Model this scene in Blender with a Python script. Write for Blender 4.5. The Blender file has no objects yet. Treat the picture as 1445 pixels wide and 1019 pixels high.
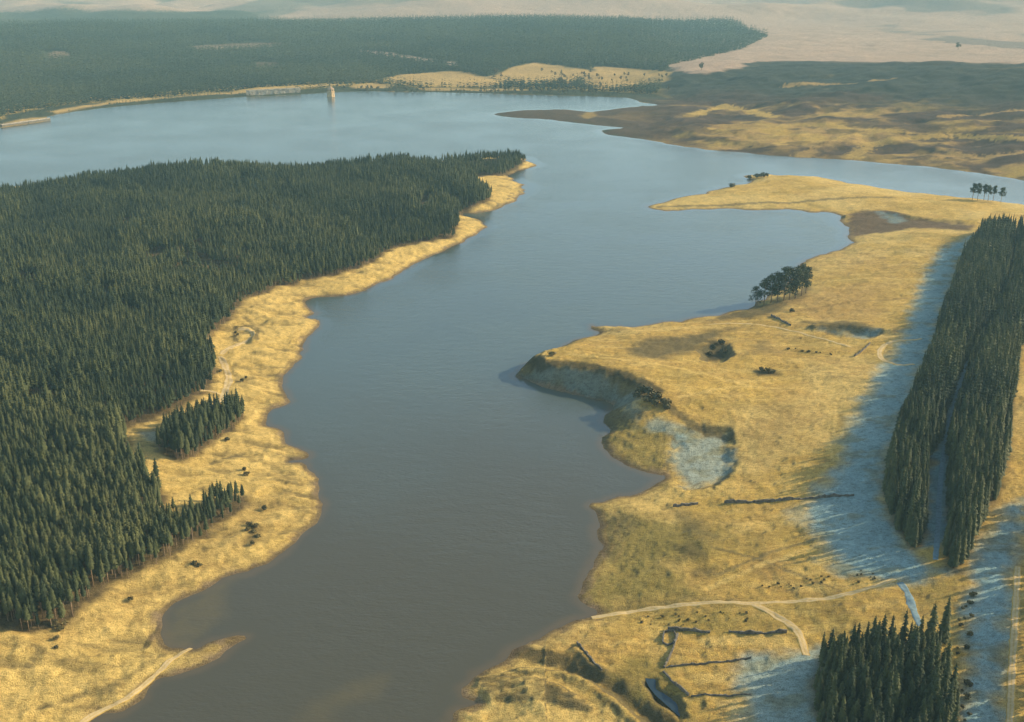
import bpy, math, random
import numpy as np
from mathutils import Vector

random.seed(7)
RNG = np.random.default_rng(11)
scene = bpy.context.scene
COL = scene.collection
R = math.radians

# ------------------------------------------------------------------ camera model
CAM_H, PITCH, FPX, CX, CY = 220.0, R(20.2), 1549.0, 722.5, 509.5
SP, CP = math.sin(PITCH), math.cos(PITCH)

def unproj(u, v, z=0.0):
    dx = (u - CX) / FPX
    dy = (v - CY) / FPX
    fy = CP - dy * SP
    fz = -SP - dy * CP
    t = (z - CAM_H) / fz
    return np.array([dx * t, fy * t])

def proj(x, y, z):
    zz = z - CAM_H
    depth = y * CP - zz * SP
    up = y * SP + zz * CP
    return CX + FPX * x / depth, CY - FPX * up / depth

# ------------------------------------------------------------------ noise
def _hash(ix, iy, seed):
    h = (ix.astype(np.int64) * 374761393 + iy.astype(np.int64) * 668265263 + seed * 974634533) & 0xFFFFFFFF
    h = ((h ^ (h >> 13)) * 1274126177) & 0xFFFFFFFF
    h = h ^ (h >> 16)
    return (h & 0xFFFF).astype(np.float32) / 65535.0

def vnoise(x, y, seed=0):
    ix = np.floor(x); iy = np.floor(y)
    fx = (x - ix).astype(np.float32); fy = (y - iy).astype(np.float32)
    fx = fx * fx * (3 - 2 * fx); fy = fy * fy * (3 - 2 * fy)
    ix = ix.astype(np.int64); iy = iy.astype(np.int64)
    a = _hash(ix, iy, seed); b = _hash(ix + 1, iy, seed)
    c = _hash(ix, iy + 1, seed); d = _hash(ix + 1, iy + 1, seed)
    return (a + (b - a) * fx) * (1 - fy) + (c + (d - c) * fx) * fy

def fbm(x, y, scale, octaves=4, seed=0, gain=0.5):
    s = np.zeros(np.shape(x), np.float32); amp = 1.0; tot = 0.0; f = 1.0 / scale
    for o in range(octaves):
        s += amp * vnoise(x * f + 17.3 * o, y * f - 9.1 * o, seed + o); tot += amp
        amp *= gain; f *= 2.03
    return s / tot          # 0..1

def sstep(a, b, x):
    t = np.clip((x - a) / (b - a), 0, 1)
    return t * t * (3 - 2 * t)

# ------------------------------------------------------------------ polygons
def catmull(pts, closed=True, sub=5):
    P = np.asarray(pts, float); n = len(P); out = []
    rng = range(n) if closed else range(n - 1)
    for i in rng:
        if closed:
            p0, p1, p2, p3 = P[i - 1], P[i], P[(i + 1) % n], P[(i + 2) % n]
        else:
            p0, p1, p2, p3 = P[max(i - 1, 0)], P[i], P[i + 1], P[min(i + 2, n - 1)]
        for k in range(sub):
            t = k / sub
            out.append(0.5 * ((2 * p1) + (-p0 + p2) * t + (2 * p0 - 5 * p1 + 4 * p2 - p3) * t * t + (-p0 + 3 * p1 - 3 * p2 + p3) * t ** 3))
    if not closed:
        out.append(P[-1])
    return np.array(out)

def sdf(px, py, poly):
    """signed distance, negative inside"""
    poly = np.asarray(poly, np.float32)
    shp = np.shape(px)
    px = np.asarray(px, np.float32).ravel(); py = np.asarray(py, np.float32).ravel()
    best = np.full(px.shape, 1e12, np.float32); ins = np.zeros(px.shape, bool)
    n = len(poly)
    for i in range(n):
        ax, ay = poly[i]; bx, by = poly[(i + 1) % n]
        ex, ey = bx - ax, by - ay
        L = ex * ex + ey * ey + 1e-9
        wx = px - ax; wy = py - ay
        t = np.clip((wx * ex + wy * ey) / L, 0, 1)
        qx = wx - t * ex; qy = wy - t * ey
        np.minimum(best, qx * qx + qy * qy, out=best)
        if abs(ey) > 1e-9:
            c = ((ay <= py) != (by <= py)) & (px < ax + ex * (wy / ey))
            ins ^= c
    d = np.sqrt(best)
    return np.where(ins, -d, d).reshape(shp)

def line_dist(px, py, pts):
    """distance to a polyline"""
    best = np.full(np.shape(px), 1e12, np.float32)
    for (ax, ay), (bx, by) in zip(pts[:-1], pts[1:]):
        ex, ey = bx - ax, by - ay
        t = np.clip(((px - ax) * ex + (py - ay) * ey) / (ex * ex + ey * ey + 1e-9), 0, 1)
        best = np.minimum(best, (px - ax - t * ex) ** 2 + (py - ay - t * ey) ** 2)
    return np.sqrt(best)

# ------------------------------------------------------------------ the lake outline (photo pixels -> water level)
LEFT = [(60, 1090), (127, 1019), (170, 1003), (202, 984), (215, 968), (258, 950), (296, 935), (330, 912), (345, 902), (322, 902), (306, 908),
        (285, 916), (262, 915), (235, 911), (232, 888), (236, 862), (249, 850), (290, 832), (324, 817), (358, 804), (385, 791), (420, 760),
        (448, 732), (456, 709), (447, 685), (445, 669), (428, 655), (404, 650), (432, 646), (415, 632), (402, 622), (404, 610),
        (390, 603), (376, 599), (377, 583), (399, 574), (404, 566), (398, 547), (403, 530), (412, 518), (425, 507), (427, 494),
        (437, 477), (453, 457), (436, 449), (446, 440), (430, 426), (452, 421), (491, 417), (520, 406), (552, 394), (579, 377),
        (613, 360), (640, 347), (659, 339), (686, 318), (668, 308), (652, 303), (675, 299), (698, 296), (720, 286), (741, 272),
        (739, 264), (735, 260), (722, 253), (716, 248), (730, 242), (759, 234), (745, 228), (735, 223), (690, 222), (600, 230),
        (480, 236), (400, 240), (250, 240), (120, 256), (0, 268), (-300, 300)]
FAR = [(-300, 208), (-60, 187), (0, 181), (40, 175), (70, 170), (72, 163), (160, 151), (230, 145), (300, 140), (345, 137), (430, 133),
       (470, 130.5), (520, 129), (580, 130), (640, 131), (720, 133), (800, 135), (850, 136.5), (885, 138), (905, 144), (928, 148),
       (890, 152), (850, 156), (832, 158), (800, 155), (770, 155), (735, 156), (698, 161), (715, 165.5), (760, 168), (790, 170.5), (830, 176), (880, 180),
       (858, 182), (850, 185), (862, 191), (905, 197), (980, 209), (1040, 215), (1100, 220), (1200, 226), (1270, 232), (1350, 240),
       (1445, 254), (1620, 275)]
RIGHT = [(1620, 318), (1500, 299), (1437, 288), (1400, 283), (1340, 277), (1290, 271), (1250, 267), (1200, 258), (1150, 250), (1110, 248), (1082, 246),
         (1050, 249), (1062, 256), (1030, 263), (990, 272), (950, 281), (922, 289), (912, 294), (935, 297), (960, 297), (1005, 295), (1050, 296),
         (1110, 296), (1150, 299), (1180, 303), (1192, 315), (1200, 327), (1197, 345), (1168, 358), (1140, 368), (1132, 376), (1125, 390),
         (1110, 405), (1080, 422), (1060, 433), (1020, 443), (970, 452), (930, 457), (890, 461), (856, 461), (826, 460), (848, 469), (818, 478), (795, 489),
         (775, 501), (745, 514), (724, 528), (738, 535), (765, 543), (800, 552), (840, 565), (866, 569), (866, 577), (853, 587), (854, 598), (862, 608),
         (847, 620), (852, 634), (866, 645), (884, 656), (903, 664), (929, 668), (937, 676), (930, 684), (900, 696), (865, 705), (836, 712), (832, 720),
         (842, 737), (842, 760), (846, 780), (841, 799), (826, 815), (820, 830), (824, 850), (843, 862), (820, 872), (798, 881), (760, 899), (723, 917),
         (700, 938), (672, 954), (656, 968), (652, 985), (668, 992), (644, 1009), (600, 1050), (560, 1090)]
outline = catmull([unproj(*p) for p in LEFT], False, 4).tolist() + catmull([unproj(*p) for p in FAR], False, 4).tolist() + catmull([unproj(*p) for p in RIGHT], False, 4).tolist()
# roughen the outline: split the edges and shift them by noise
pts = []
for a, b in zip(outline, outline[1:] + outline[:1]):
    a = np.array(a); b = np.array(b); L = np.linalg.norm(b - a); rr = np.linalg.norm(a)
    step = max(2.2, rr * 0.006)
    n = max(1, int(L / step)) if L < 400 else 1
    for k in range(n):
        pts.append(a + (b - a) * k / n)
pts = np.array(pts)
rr = np.linalg.norm(pts, axis=1)
j1 = fbm(pts[:, 0], pts[:, 1], 11.0, 4, 3, .65) - 0.5
j2 = fbm(pts[:, 0], pts[:, 1], 11.0, 4, 13, .65) - 0.5
pts[:, 0] += j1 * np.clip(rr * 0.018, 8, 15)
pts[:, 1] += j2 * np.clip(rr * 0.020, 9, 20)
LAKE = pts

# ------------------------------------------------------------------ terrain grid (fan shaped so that near cells are small)
NA, NR = 1281, 1241
TH = np.linspace(R(-40), R(40), NA)
LR = np.linspace(math.log(185.0), math.log(9500.0), NR)
th_c, lr_c = TH[::2], LR[::2]

def up2(a):     # bilinear doubling of a coarse grid (n+1)/2 -> n
    n, m = a.shape
    o = np.empty((n * 2 - 1, m * 2 - 1), np.float32)
    o[::2, ::2] = a
    o[1::2, ::2] = (a[1:] + a[:-1]) / 2
    o[:, 1::2] = (o[:, 2::2] + o[:, :-1:2]) / 2
    return o

def polar(th, lr):
    T, L = np.meshgrid(th, lr)
    r = np.exp(L)
    return (np.sin(T) * r).astype(np.float32), (np.cos(T) * r).astype(np.float32)

xc, yc = polar(th_c, lr_c)
D = up2(sdf(xc, yc, LAKE))           # positive on land
X, Y = polar(TH, LR)
RR = np.sqrt(X * X + Y * Y)

# control heights (u, v, height, bank slope)
CTRL = [  # left land
    (60, 960, 5, .12), (200, 900, 3, .12), (100, 880, 8, .15), (0, 800, 14, .2), (300, 780, 6, .22), (400, 720, 4, .2), (330, 640, 6, .16), (200, 640, 12, .2),
    (350, 500, 7, .18), (200, 450, 18, .2), (0, 600, 20, .2), (0, 400, 22, .2), (300, 330, 20, .25), (450, 330, 12, .25), (600, 270, 12, .3), (700, 245, 6, .3),
    (400, 250, 12, .3), (150, 270, 14, .3), (-100, 300, 14, .3), (600, 340, 6, .3), (490, 395, 7, .25), (-200, 700, 22, .2), (-200, 1000, 12, .2),
    # right land
    (735, 524, 9, 1.3), (760, 514, 11, 1.3), (800, 508, 12.5, 1.2), (860, 522, 13.5, 1.1), (900, 540, 13, .9), (935, 562, 12, .7), (985, 585, 11, .5), (850, 480, 6, .25), (950, 490, 9, .2), (1000, 470, 7, .2), (1100, 470, 8, .15),
    (900, 640, 2.2, .25), (1000, 650, 3.5, .3), (990, 590, 9, .4), (1100, 590, 13, .2), (1060, 650, 9, .2), (1000, 740, 6, .15), (900, 780, 4, .16), (1100, 760, 9, .15), (1200, 700, 13, .2),
    (1250, 560, 15, .2), (1350, 600, 19, .2), (1300, 480, 14, .2), (1200, 430, 11, .2), (1150, 400, 8, .2), (1200, 360, 7, .12), (1300, 350, 9, .2), (1400, 330, 9, .2),
    (1250, 310, 2.0, .08), (1300, 290, 6, .15), (1400, 290, 6, .2), (1150, 265, 7, .2), (1050, 275, 5, .15), (960, 290, 2.5, .1), (850, 890, 3, .15), (900, 950, 3, .15),
    (1000, 900, 6, .15), (1100, 900, 9, .15), (1250, 850, 12, .2), (1400, 800, 17, .2), (1400, 950, 15, .2), (1100, 1000, 8, .15), (720, 1000, 6, .2), (850, 1000, 5, .15), (1600, 600, 24, .2), (1600, 900, 22, .2), (1100, 520, 11, .2)]
CT = np.array([[*unproj(u, v, h), h, s] for u, v, h, s in CTRL], np.float32)
wsum = np.zeros(xc.shape, np.float32); E = np.zeros(xc.shape, np.float32); S = np.zeros(xc.shape, np.float32)
for x0, y0, h, s in CT:
    rc = max(14.0, 0.035 * math.hypot(x0, y0))
    w = 1.0 / ((xc - x0) ** 2 + ((yc - y0) * 0.75) ** 2 + rc * rc) ** 1.6
    wsum += w; E += w * h; S += w * s
E = up2(E / wsum); S = up2(S / wsum)
# far country: everything beyond the lake
U, V = proj(X, Y, np.zeros_like(X))
az = X / Y
farness = sstep(1150, 1330, RR + 500 * sstep(0.06, 0.14, az) * sstep(0.6, 0.3, az) * 0)
# moor to the right of the far arm: rises to a ridge and drops behind it
moor_r = 2150 - 250 * sstep(0.15, 0.45, az)
moor_h = 14 + 74 * np.clip((az - .14) / .34, 0, 1.15)
tm = np.clip((RR - 1150) / (moor_r - 1150), 0, 1)
ME = moor_h * (tm ** 1.15) - (moor_h * 0.8 + 10) * sstep(0, 650, RR - moor_r)
# plantation hill across the lake: a gentle rise to a crest
crest = 3450 + 300 * (fbm(X, Y, 1500, 2, 5) - 0.5)
FE = 26 * sstep(1900, 3450, RR) + 5 * np.sin(X * 0.0045 + 1) * sstep(2000, 2500, RR) - 26 * sstep(0, 500, RR - crest)
wm = sstep(0.10, 0.17, az)
far_h = FE * (1 - wm) + np.maximum(ME, -2) * wm
far_h = far_h + sstep(3300, 5200, RR) * (10 + 40 * fbm(X, Y, 900, 3, 8)) * (0.35 + 0.65 * sstep(4000, 5200, RR)) + 330 * sstep(4600, 9500, RR) ** 1.3 + 130 * (np.abs(fbm(X, Y, 1300, 4, 9) - .5) * 3 - .25) * sstep(3700, 5000, RR)
far_h = far_h + 7 * (fbm(X, Y, 260, 3, 21) - 0.5) * sstep(1300, 1700, RR)
isfar = (V < 262) & (RR > 1080)
# the far land is separated from the near land by water: label it by the outline of the far shore
fs = catmull([unproj(*p) for p in FAR], False, 2)
near_poly = np.vstack([fs, [[4000, fs[-1][1]], [4000, -500], [-6000, -500], [-6000, fs[0][1]]]])
FARM = up2(sdf(xc, yc, near_poly)) > -1.0
E = np.where(FARM, np.maximum(far_h, 0) + 2.5, E)
S = np.where(FARM, 0.12 + 0.03 * wm, S)
Dl = np.maximum(D, 0)
Em = np.maximum(E, 0.4)
soft_ = Em * (1 - np.exp(-Dl * S / Em))
q_ = Dl * S / Em
sharp_ = Em * (q_ ** 5 / (1 + q_ ** 5 + 1e-9)) ** .2
ks_ = sstep(.4, .75, S)
Z = soft_ * (1 - ks_) + sharp_ * ks_
Z = np.where(D < 0, np.maximum(-5, D * 0.22), Z)
# hollows, pits, banks
def at_flat(u, v, z):
    return unproj(u, v, z)

def bump_line(pxs, z, height, width, rough=0.3):
    global Z
    P = np.array([unproj(u, v, z) for u, v in pxs])
    x0, y0 = P.min(0) - width * 5; x1, y1 = P.max(0) + width * 5
    m = (X > x0) & (X < x1) & (Y > y0) & (Y < y1)
    if not m.any(): return
    d = line_dist(X[m], Y[m], P)
    d = d * (1 + rough * (fbm(X[m], Y[m], 6, 2, 77) - 0.5))
    Z[m] += height * np.exp(-(d / width) ** 2) * sstep(0, 4, D[m])

def bump_poly(pxs, z, height, soft):
    global Z
    P = np.array([unproj(u, v, z) for u, v in pxs])
    x0, y0 = P.min(0) - soft * 2; x1, y1 = P.max(0) + soft * 2
    m = (X > x0) & (X < x1) & (Y > y0) & (Y < y1)
    if not m.any(): return
    d = sdf(X[m], Y[m], P) + 5 * (fbm(X[m], Y[m], 9, 3, 78) - 0.5)
    Z[m] += height * sstep(soft, -soft, d)

bump_poly([(992, 488), (1006, 481), (1026, 481), (1030, 497), (1018, 510), (996, 506)], 9, -4.5, 4)
bump_poly([(955, 622), (985, 612), (1026, 616), (1036, 655), (1012, 684), (965, 690), (948, 655)], 3.5, -2.1, 4)
bump_line([(1150, 455), (1185, 456), (1258, 468)], 11, 2.6, 4)
bump_poly([(1165, 463), (1240, 470), (1225, 478), (1180, 474)], 10, -2.2, 4)
bump_line([(1195, 301), (1250, 298), (1300, 309), (1375, 320)], 4, 2.2, 5)
bump_poly([(914, 952), (921, 949), (927, 963), (940, 972), (950, 978), (964, 985), (969, 1003), (958, 1006), (946, 994), (934, 984), (926, 976)], 6, -2.2, 2)
bump_line([(725, 920), (790, 932), (838, 948), (872, 968), (905, 998), (945, 1030)], 4, -1.8, 3)
bump_line([(735, 938), (800, 948), (835, 966), (868, 988), (900, 1020)], 4, 1.3, 2.4)
bump_line([(812, 908), (832, 930), (852, 948)], 4, 1.2, 2.0)
for k, off in enumerate((0, 9, 18, 27)):
    bump_line([(672 + off * .6, 945 + off), (740 + off, 952 + off * 1.1), (790 + off * 1.5, 968 + off)], 4, .9, 1.5)
bump_line([(340, 464), (352, 468), (356, 474), (340, 487), (320, 494), (308, 502), (318, 520), (321, 540), (310, 568)], 6, -.5, 3.5)
bump_line([(336, 464), (350, 463), (361, 470), (357, 480)], 6, 1.2, 2.0)
bump_line([(1112, 493), (1150, 497), (1195, 500)], 9, .8, 1.6)
bump_line([(1245, 500), (1252, 486), (1280, 478)], 14, -.6, 3)
for (u0, v0, u1, v1, h) in ((400, 690, 440, 700, .9), (385, 672, 420, 680, -.8), (360, 760, 410, 745, .7), (380, 630, 425, 640, .8), (330, 530, 400, 545, -.7), (350, 505, 410, 500, .7), (60, 935, 200, 905, .7), (20, 985, 150, 950, .7), (150, 870, 230, 850, .6), (345, 735, 430, 725, .6), (370, 650, 425, 662, -.9), (385, 480, 430, 470, .7), (345, 440, 430, 455, .7)):
    bump_line([(u0, v0), ((u0 + u1) / 2, (v0 + v1) / 2 + 4), (u1, v1)], 4, h, 2.2)
# fine relief
rough = sstep(0, 12, D)
Z += rough * ((fbm(X, Y, 34, 4, 31) - 0.5) * 2.6 + (fbm(X, Y, 7, 3, 41) - 0.5) * .75) * np.where(FARM, 1.6, 1.0)
def ridged(x, y, sc, oc, seed):
    n = fbm(x, y, sc, oc, seed); return 1 - np.abs(2 * n - 1) * 2.2
left0 = (~FARM) & (proj(X, Y, np.zeros_like(X))[0] < 770) & (X < 30)
rg = ridged(X * .45 + Y * .28, Y * 1.0 - X * .25, 11, 4, 61)
Z += sstep(1, 9, D) * (RR < 1300) * np.where(left0, 1.05, .28) * (rg - .4) * np.clip(RR / 450, 1, 1.6)
Z += np.where(FARM, 1, 0) * sstep(0, 60, D) * ((fbm(X, Y, 110, 4, 62) - .5) * 22 + (ridged(X * .5, Y, 45, 3, 63) - .4) * 3.5) * sstep(.06, .14, X / Y) * sstep(2500, 2000, RR)
Z += sstep(0, 5, D) * (fbm(X, Y, 2.4, 2, 51) - 0.5) * 0.75 * (RR < 900)
Z = np.where(D > 0.3, np.maximum(Z, 0.06 * np.minimum(D, 4)), Z).astype(np.float32)

def zlook(x, y):
    x = np.asarray(x, float); y = np.asarray(y, float)
    i = (np.arctan2(x, y) - TH[0]) / (TH[1] - TH[0]); j = (0.5 * np.log(x * x + y * y) - LR[0]) / (LR[1] - LR[0])
    i = np.clip(i, 0, NA - 1.001); j = np.clip(j, 0, NR - 1.001)
    i0 = i.astype(int); j0 = j.astype(int); fi = i - i0; fj = j - j0
    return (Z[j0, i0] * (1 - fi) + Z[j0, i0 + 1] * fi) * (1 - fj) + (Z[j0 + 1, i0] * (1 - fi) + Z[j0 + 1, i0 + 1] * fi) * fj

def dlook(x, y):
    i = np.clip((np.arctan2(x, y) - TH[0]) / (TH[1] - TH[0]), 0, NA - 1).round().astype(int)
    j = np.clip((0.5 * np.log(np.asarray(x) ** 2 + np.asarray(y) ** 2) - LR[0]) / (LR[1] - LR[0]), 0, NR - 1).round().astype(int)
    return D[j, i], FARM[j, i]

def at(u, v):
    """ground point seen at a photo pixel"""
    z = 0.0
    for _ in range(14):
        p = unproj(u, v, z)
        z = 0.5 * z + 0.5 * float(max(zlook(p[0], p[1]), 0.0))
    p = unproj(u, v, z)
    return float(p[0]), float(p[1]), float(zlook(p[0], p[1]))

def poly_at(pxs, sub=0):
    P = np.array([at(u, v)[:2] for u, v in pxs])
    return catmull(P, True, sub) if sub else P

# ------------------------------------------------------------------ stands of trees (photo pixels of the trunks' feet)
STAND_LEFT = [(-260, 1000), (-60, 900), (0, 886), (45, 892), (100, 880), (130, 850), (172, 822), (235, 790), (300, 752), (338, 726), (352, 712), (346, 700), (322, 697),
              (300, 706), (276, 722), (250, 732), (236, 718), (238, 700), (226, 690), (206, 672), (190, 660), (182, 645), (178, 606), (250, 578), (298, 548), (308, 518), (292, 488),
              (298, 476), (326, 452), (342, 425), (392, 407), (430, 398), (470, 391), (522, 373), (552, 352), (592, 343), (640, 336), (648, 318), (646, 304),
              (664, 296), (688, 288), (694, 276), (680, 264), (655, 252), (712, 248), (734, 236), (742, 229), (736, 225), (690, 224), (600, 232), (480, 238),
              (400, 242), (250, 243), (120, 259), (0, 272), (-260, 300)]
STAND_SPUR = [(222, 632), (240, 645), (264, 651), (300, 626), (340, 596), (342, 580), (318, 580), (290, 588), (262, 600), (234, 612)]
BELT_WEST = [(1388, 326), (1356, 372), (1334, 436), (1306, 520), (1270, 600), (1247, 690), (1264, 745), (1290, 776), (1302, 764), (1306, 690), (1312, 650), (1330, 615), (1334, 590), (1346, 550), (1368, 500), (1390, 470), (1420, 400), (1432, 328)]
BELT_EAST = [(1334, 800), (1352, 812), (1386, 742), (1418, 672), (1426, 600), (1438, 500), (1500, 400), (1500, 330), (1436, 328), (1424, 400), (1394, 472), (1372, 505), (1358, 555), (1342, 600), (1336, 640), (1338, 720), (1331, 780)]
BLOCK = [(1152, 925), (1200, 918), (1262, 922), (1335, 920), (1346, 1000), (1352, 1105), (1158, 1110), (1150, 1000)]
EAST_SHADE = [(1506, 700), (1524, 700), (1520, 800), (1530, 1019), (1535, 1110), (1508, 1110), (1506, 1019), (1498, 800)]
stand_polys = {}
for nm, P, sub in (('left', STAND_LEFT, 0), ('spur', STAND_SPUR, 3), ('west', BELT_WEST, 0), ('east', BELT_EAST, 0), ('block', BLOCK, 0), ('shade', EAST_SHADE, 0)):
    stand_polys[nm] = poly_at(P, sub)

# ------------------------------------------------------------------ ground cover colours per vertex (what grows or lies there, with some sun and shade painted in)
GOLD = np.array([.55, .36, .085]); STRAW = np.array([.63, .44, .135]); OLIVE = np.array([.235, .185, .045]); RUSH = np.array([.085, .070, .032])
HEATH = np.array([.088, .056, .034]); NEEDLE = np.array([.095, .070, .035]); MUD = np.array([.15, .105, .06]); FROST_SHADE = np.array([.24, .40, .42]); RUST = np.array([.42, .265, .08])
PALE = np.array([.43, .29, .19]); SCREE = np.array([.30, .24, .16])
n_big = fbm(X, Y, 60, 4, 101); n_mid = fbm(X, Y, 14, 4, 111); n_fine = fbm(X, Y, 3.5, 3, 121)
C = np.empty(X.shape + (3,), np.float32)
def lerp_to(col, m):
    C[:] += (np.asarray(col, np.float32) - C) * m[..., None]
C[:] = GOLD
lerp_to(STRAW, sstep(.45, .62, n_big))
lerp_to(RUST, sstep(.50, .68, n_mid) * .4)
rigs = np.sin((X * .35 + Y) * 1.05 + 5 * n_big) * .5 + .5
lerp_to(RUST * .8, rigs * sstep(.5, .62, fbm(X, Y, 55, 2, 133)) * .45 * (RR < 900))
lerp_to(STRAW * 1.15, sstep(.56, .66, fbm(X * .5, Y * 1.4, 9, 4, 135)) * .4)
lerp_to(RUSH * 1.6, sstep(.67, .76, fbm(X, Y * 1.5, 4.5, 4, 137, .7)) * .4 * (RR < 1000))
lerp_to(OLIVE, sstep(.58, .75, fbm(X, Y, 22, 4, 131)) * .35)
left_land = (~FARM) & (U < 770) & (X < 30)
lerp_to(STRAW * 1.05, left_land * .65)
lerp_to(RUSH, left_land * sstep(.60, .72, fbm(X * .6 + Y * .5, Y * 2.2, 9, 3, 141)) * .45)

def paint(pxs, col, soft, k=1.0, z=None, wob=6.0, sub=0):
    P = poly_at(pxs, sub)
    x0, y0 = P.min(0) - soft * 2 - wob; x1, y1 = P.max(0) + soft * 2 + wob
    m = (X > x0) & (X < x1) & (Y > y0) & (Y < y1)
    if not m.any(): return
    d = sdf(X[m], Y[m], P) + wob * (fbm(X[m], Y[m], 8, 4, 151) - 0.5) * 2
    w = (sstep(soft, -soft, d) * k)[:, None]
    C[m] += (np.asarray(col, np.float32) - C[m]) * w

def paint_line(pxs, col, width, k=1.0, wob=1.0):
    P = np.array([at(u, v)[:2] for u, v in pxs])
    x0, y0 = P.min(0) - width * 3; x1, y1 = P.max(0) + width * 3
    m = (X > x0) & (X < x1) & (Y > y0) & (Y < y1)
    if not m.any(): return
    d = line_dist(X[m], Y[m], P) + wob * (fbm(X[m], Y[m], 3, 3, 161) - 0.5) * 2
    w = (sstep(width, width * .45, d) * k)[:, None]
    C[m] += (np.asarray(col, np.float32) - C[m]) * w

# right-hand land
paint([(835, 715), (900, 720), (960, 733), (1012, 748), (1000, 782), (945, 800), (985, 838), (900, 856), (845, 864), (820, 845), (822, 828), (842, 800), (842, 755)], OLIVE, 12, .85, wob=10)
paint([(842, 720), (900, 728), (880, 760), (860, 790), (842, 770)], RUSH * 1.5, 6, .55)
paint([(955, 725), (1008, 730), (1010, 758), (975, 760)], RUSH * 1.6, 8, .6)
paint([(955, 772), (995, 776), (1000, 790), (965, 792)], RUSH, 4, .6)
paint([(975, 806), (1015, 800), (1000, 815), (978, 815)], RUSH, 4, .6)
paint([(1030, 800), (1090, 776), (1122, 792), (1080, 812)], RUST * .8, 6, .7, wob=3)
paint([(880, 858), (960, 848), (1060, 846), (1000, 852), (920, 862)], RUSH * 1.5, 4, .6)
paint([(870, 600), (940, 600), (948, 650), (930, 672), (870, 650), (850, 625)], OLIVE * 1.15, 6, .55)
paint([(884, 492), (905, 480), (960, 474), (1010, 466), (1045, 462), (1000, 480), (985, 492), (965, 500), (925, 507), (893, 503)], RUSH * 1.25, 6, .85, wob=5)
paint([(988, 490), (1006, 481), (1027, 481), (1030, 500), (1012, 511), (990, 507)], RUSH * .75, 4, .95, wob=3)  # shadow inside the pit, painted in as a dark patch
paint([(1055, 486), (1080, 480), (1090, 495), (1060, 500)], RUSH * 1.6, 6, .55)
paint([(1062, 522), (1095, 523), (1098, 530), (1070, 530)], RUSH, 3, .9, wob=2)
paint([(1000, 452), (1062, 432), (1085, 428), (1140, 405), (1138, 420), (1085, 444), (1030, 452)], RUSH * 1.1, 5, .85)
paint([(1110, 430), (1160, 405), (1250, 400), (1240, 445), (1150, 452)], RUST, 14, .7, wob=10)
paint([(1140, 455), (1190, 452), (1258, 466), (1225, 474), (1170, 466)], RUSH * 1.2, 4, .8)
paint([(1195, 302), (1216, 297), (1250, 297), (1292, 308), (1374, 318), (1372, 326), (1290, 322), (1230, 330), (1200, 338), (1194, 322)], HEATH * 1.3, 5, .92)
paint_line([(930, 292), (1000, 290), (1120, 286), (1190, 280), (1260, 279)], RUSH * 1.4, 4, .7, 2)
paint([(1050, 640), (1090, 570), (1150, 570), (1100, 640)], RUST * .75, 18, .6, wob=14)
paint([(1290, 830), (1350, 812), (1360, 1019), (1342, 900)], OLIVE, 8, .5, wob=6)
paint([(650, 1000), (700, 985), (800, 975), (860, 990), (920, 1040), (640, 1060)], STRAW, 6, .8)
paint_line([(725, 919), (790, 931), (838, 947), (872, 967), (905, 996), (945, 1030)], RUSH, 5, .85, 1.5)
for off in (0, 9, 18, 27):
    paint_line([(672 + off * .6, 949 + off), (740 + off, 956 + off * 1.1), (790 + off * 1.5, 972 + off)], RUSH * 1.3, 1.9, .75, .8)
paint([(905, 862), (1000, 858), (1060, 866), (1100, 885), (1020, 888), (930, 884)], OLIVE * 1.1, 6, .55)
paint([(880, 925), (940, 935), (960, 1000), (900, 985), (860, 945)], OLIVE, 6, .7)
for L_, c_, w_ in (([(1005, 772), (1060, 786), (1100, 800), (1140, 816), (1185, 834)], RUSH * 1.5, 1.3), ([(1228, 640), (1180, 662), (1140, 690)], RUST * .8, 1.0), ([(1175, 560), (1168, 610), (1176, 650)], STRAW * 1.1, 1.0), ([(1182, 560), (1176, 612), (1184, 650)], STRAW * 1.1, 1.0),
                   ([(960, 560), (1040, 545), (1120, 548), (1200, 540)], STRAW * 1.1, 1.6), ([(1000, 830), (1080, 795), (1150, 772), (1210, 765)], STRAW * 1.15, 2.0), ([(1010, 812), (1090, 778), (1150, 760)], RUSH * 2, 1.2), ([(1130, 380), (1190, 372), (1300, 372)], RUST * .85, 1.8), ([(1120, 440), (1200, 425), (1310, 420)], RUST * .8, 2.5),
                   ([(1155, 400), (1230, 392), (1310, 396)], STRAW, 2.5), ([(870, 470), (940, 466), (1010, 460)], STRAW * 1.1, 1.5), ([(800, 500), (880, 508), (960, 520), (1060, 545)], STRAW * 1.1, 2.0), ([(1000, 905), (1060, 903), (1110, 908)], STRAW * 1.1, 4), ([(990, 958), (1050, 955), (1100, 952)], STRAW * 1.1, 4)):
    paint_line(L_, c_, w_, .6, .7)
# left-hand land: dark litter near the trees and pale flats by the water
paint([(260, 800), (330, 740), (380, 700), (400, 700), (330, 790), (200, 850), (80, 905), (60, 890)], RUST * .9, 10, .5, wob=10)
paint([(235, 866), (300, 834), (330, 822), (300, 870), (236, 908)], OLIVE * .7, 4, .8)
paint([(330, 527), (355, 533), (345, 545), (325, 540)], RUSH, 4, .7)
paint([(345, 735), (365, 745), (372, 765), (352, 760)], RUSH, 4, .6)
paint_line([(205, 913), (225, 880), (238, 868)], RUSH * .8, 1.6, .85, .8)
for P in ([(400, 690), (440, 702)], [(385, 676), (420, 684)], [(390, 640), (428, 648)], [(300, 655), (345, 640)], [(345, 448), (372, 470)], [(290, 775), (330, 760)], [(20, 900), (60, 915), (40, 940)], [(150, 975), (230, 925)], [(60, 1000), (170, 960)]):
    paint_line(P, RUSH * 1.4, 2.0, .6, 1.5)
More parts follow.
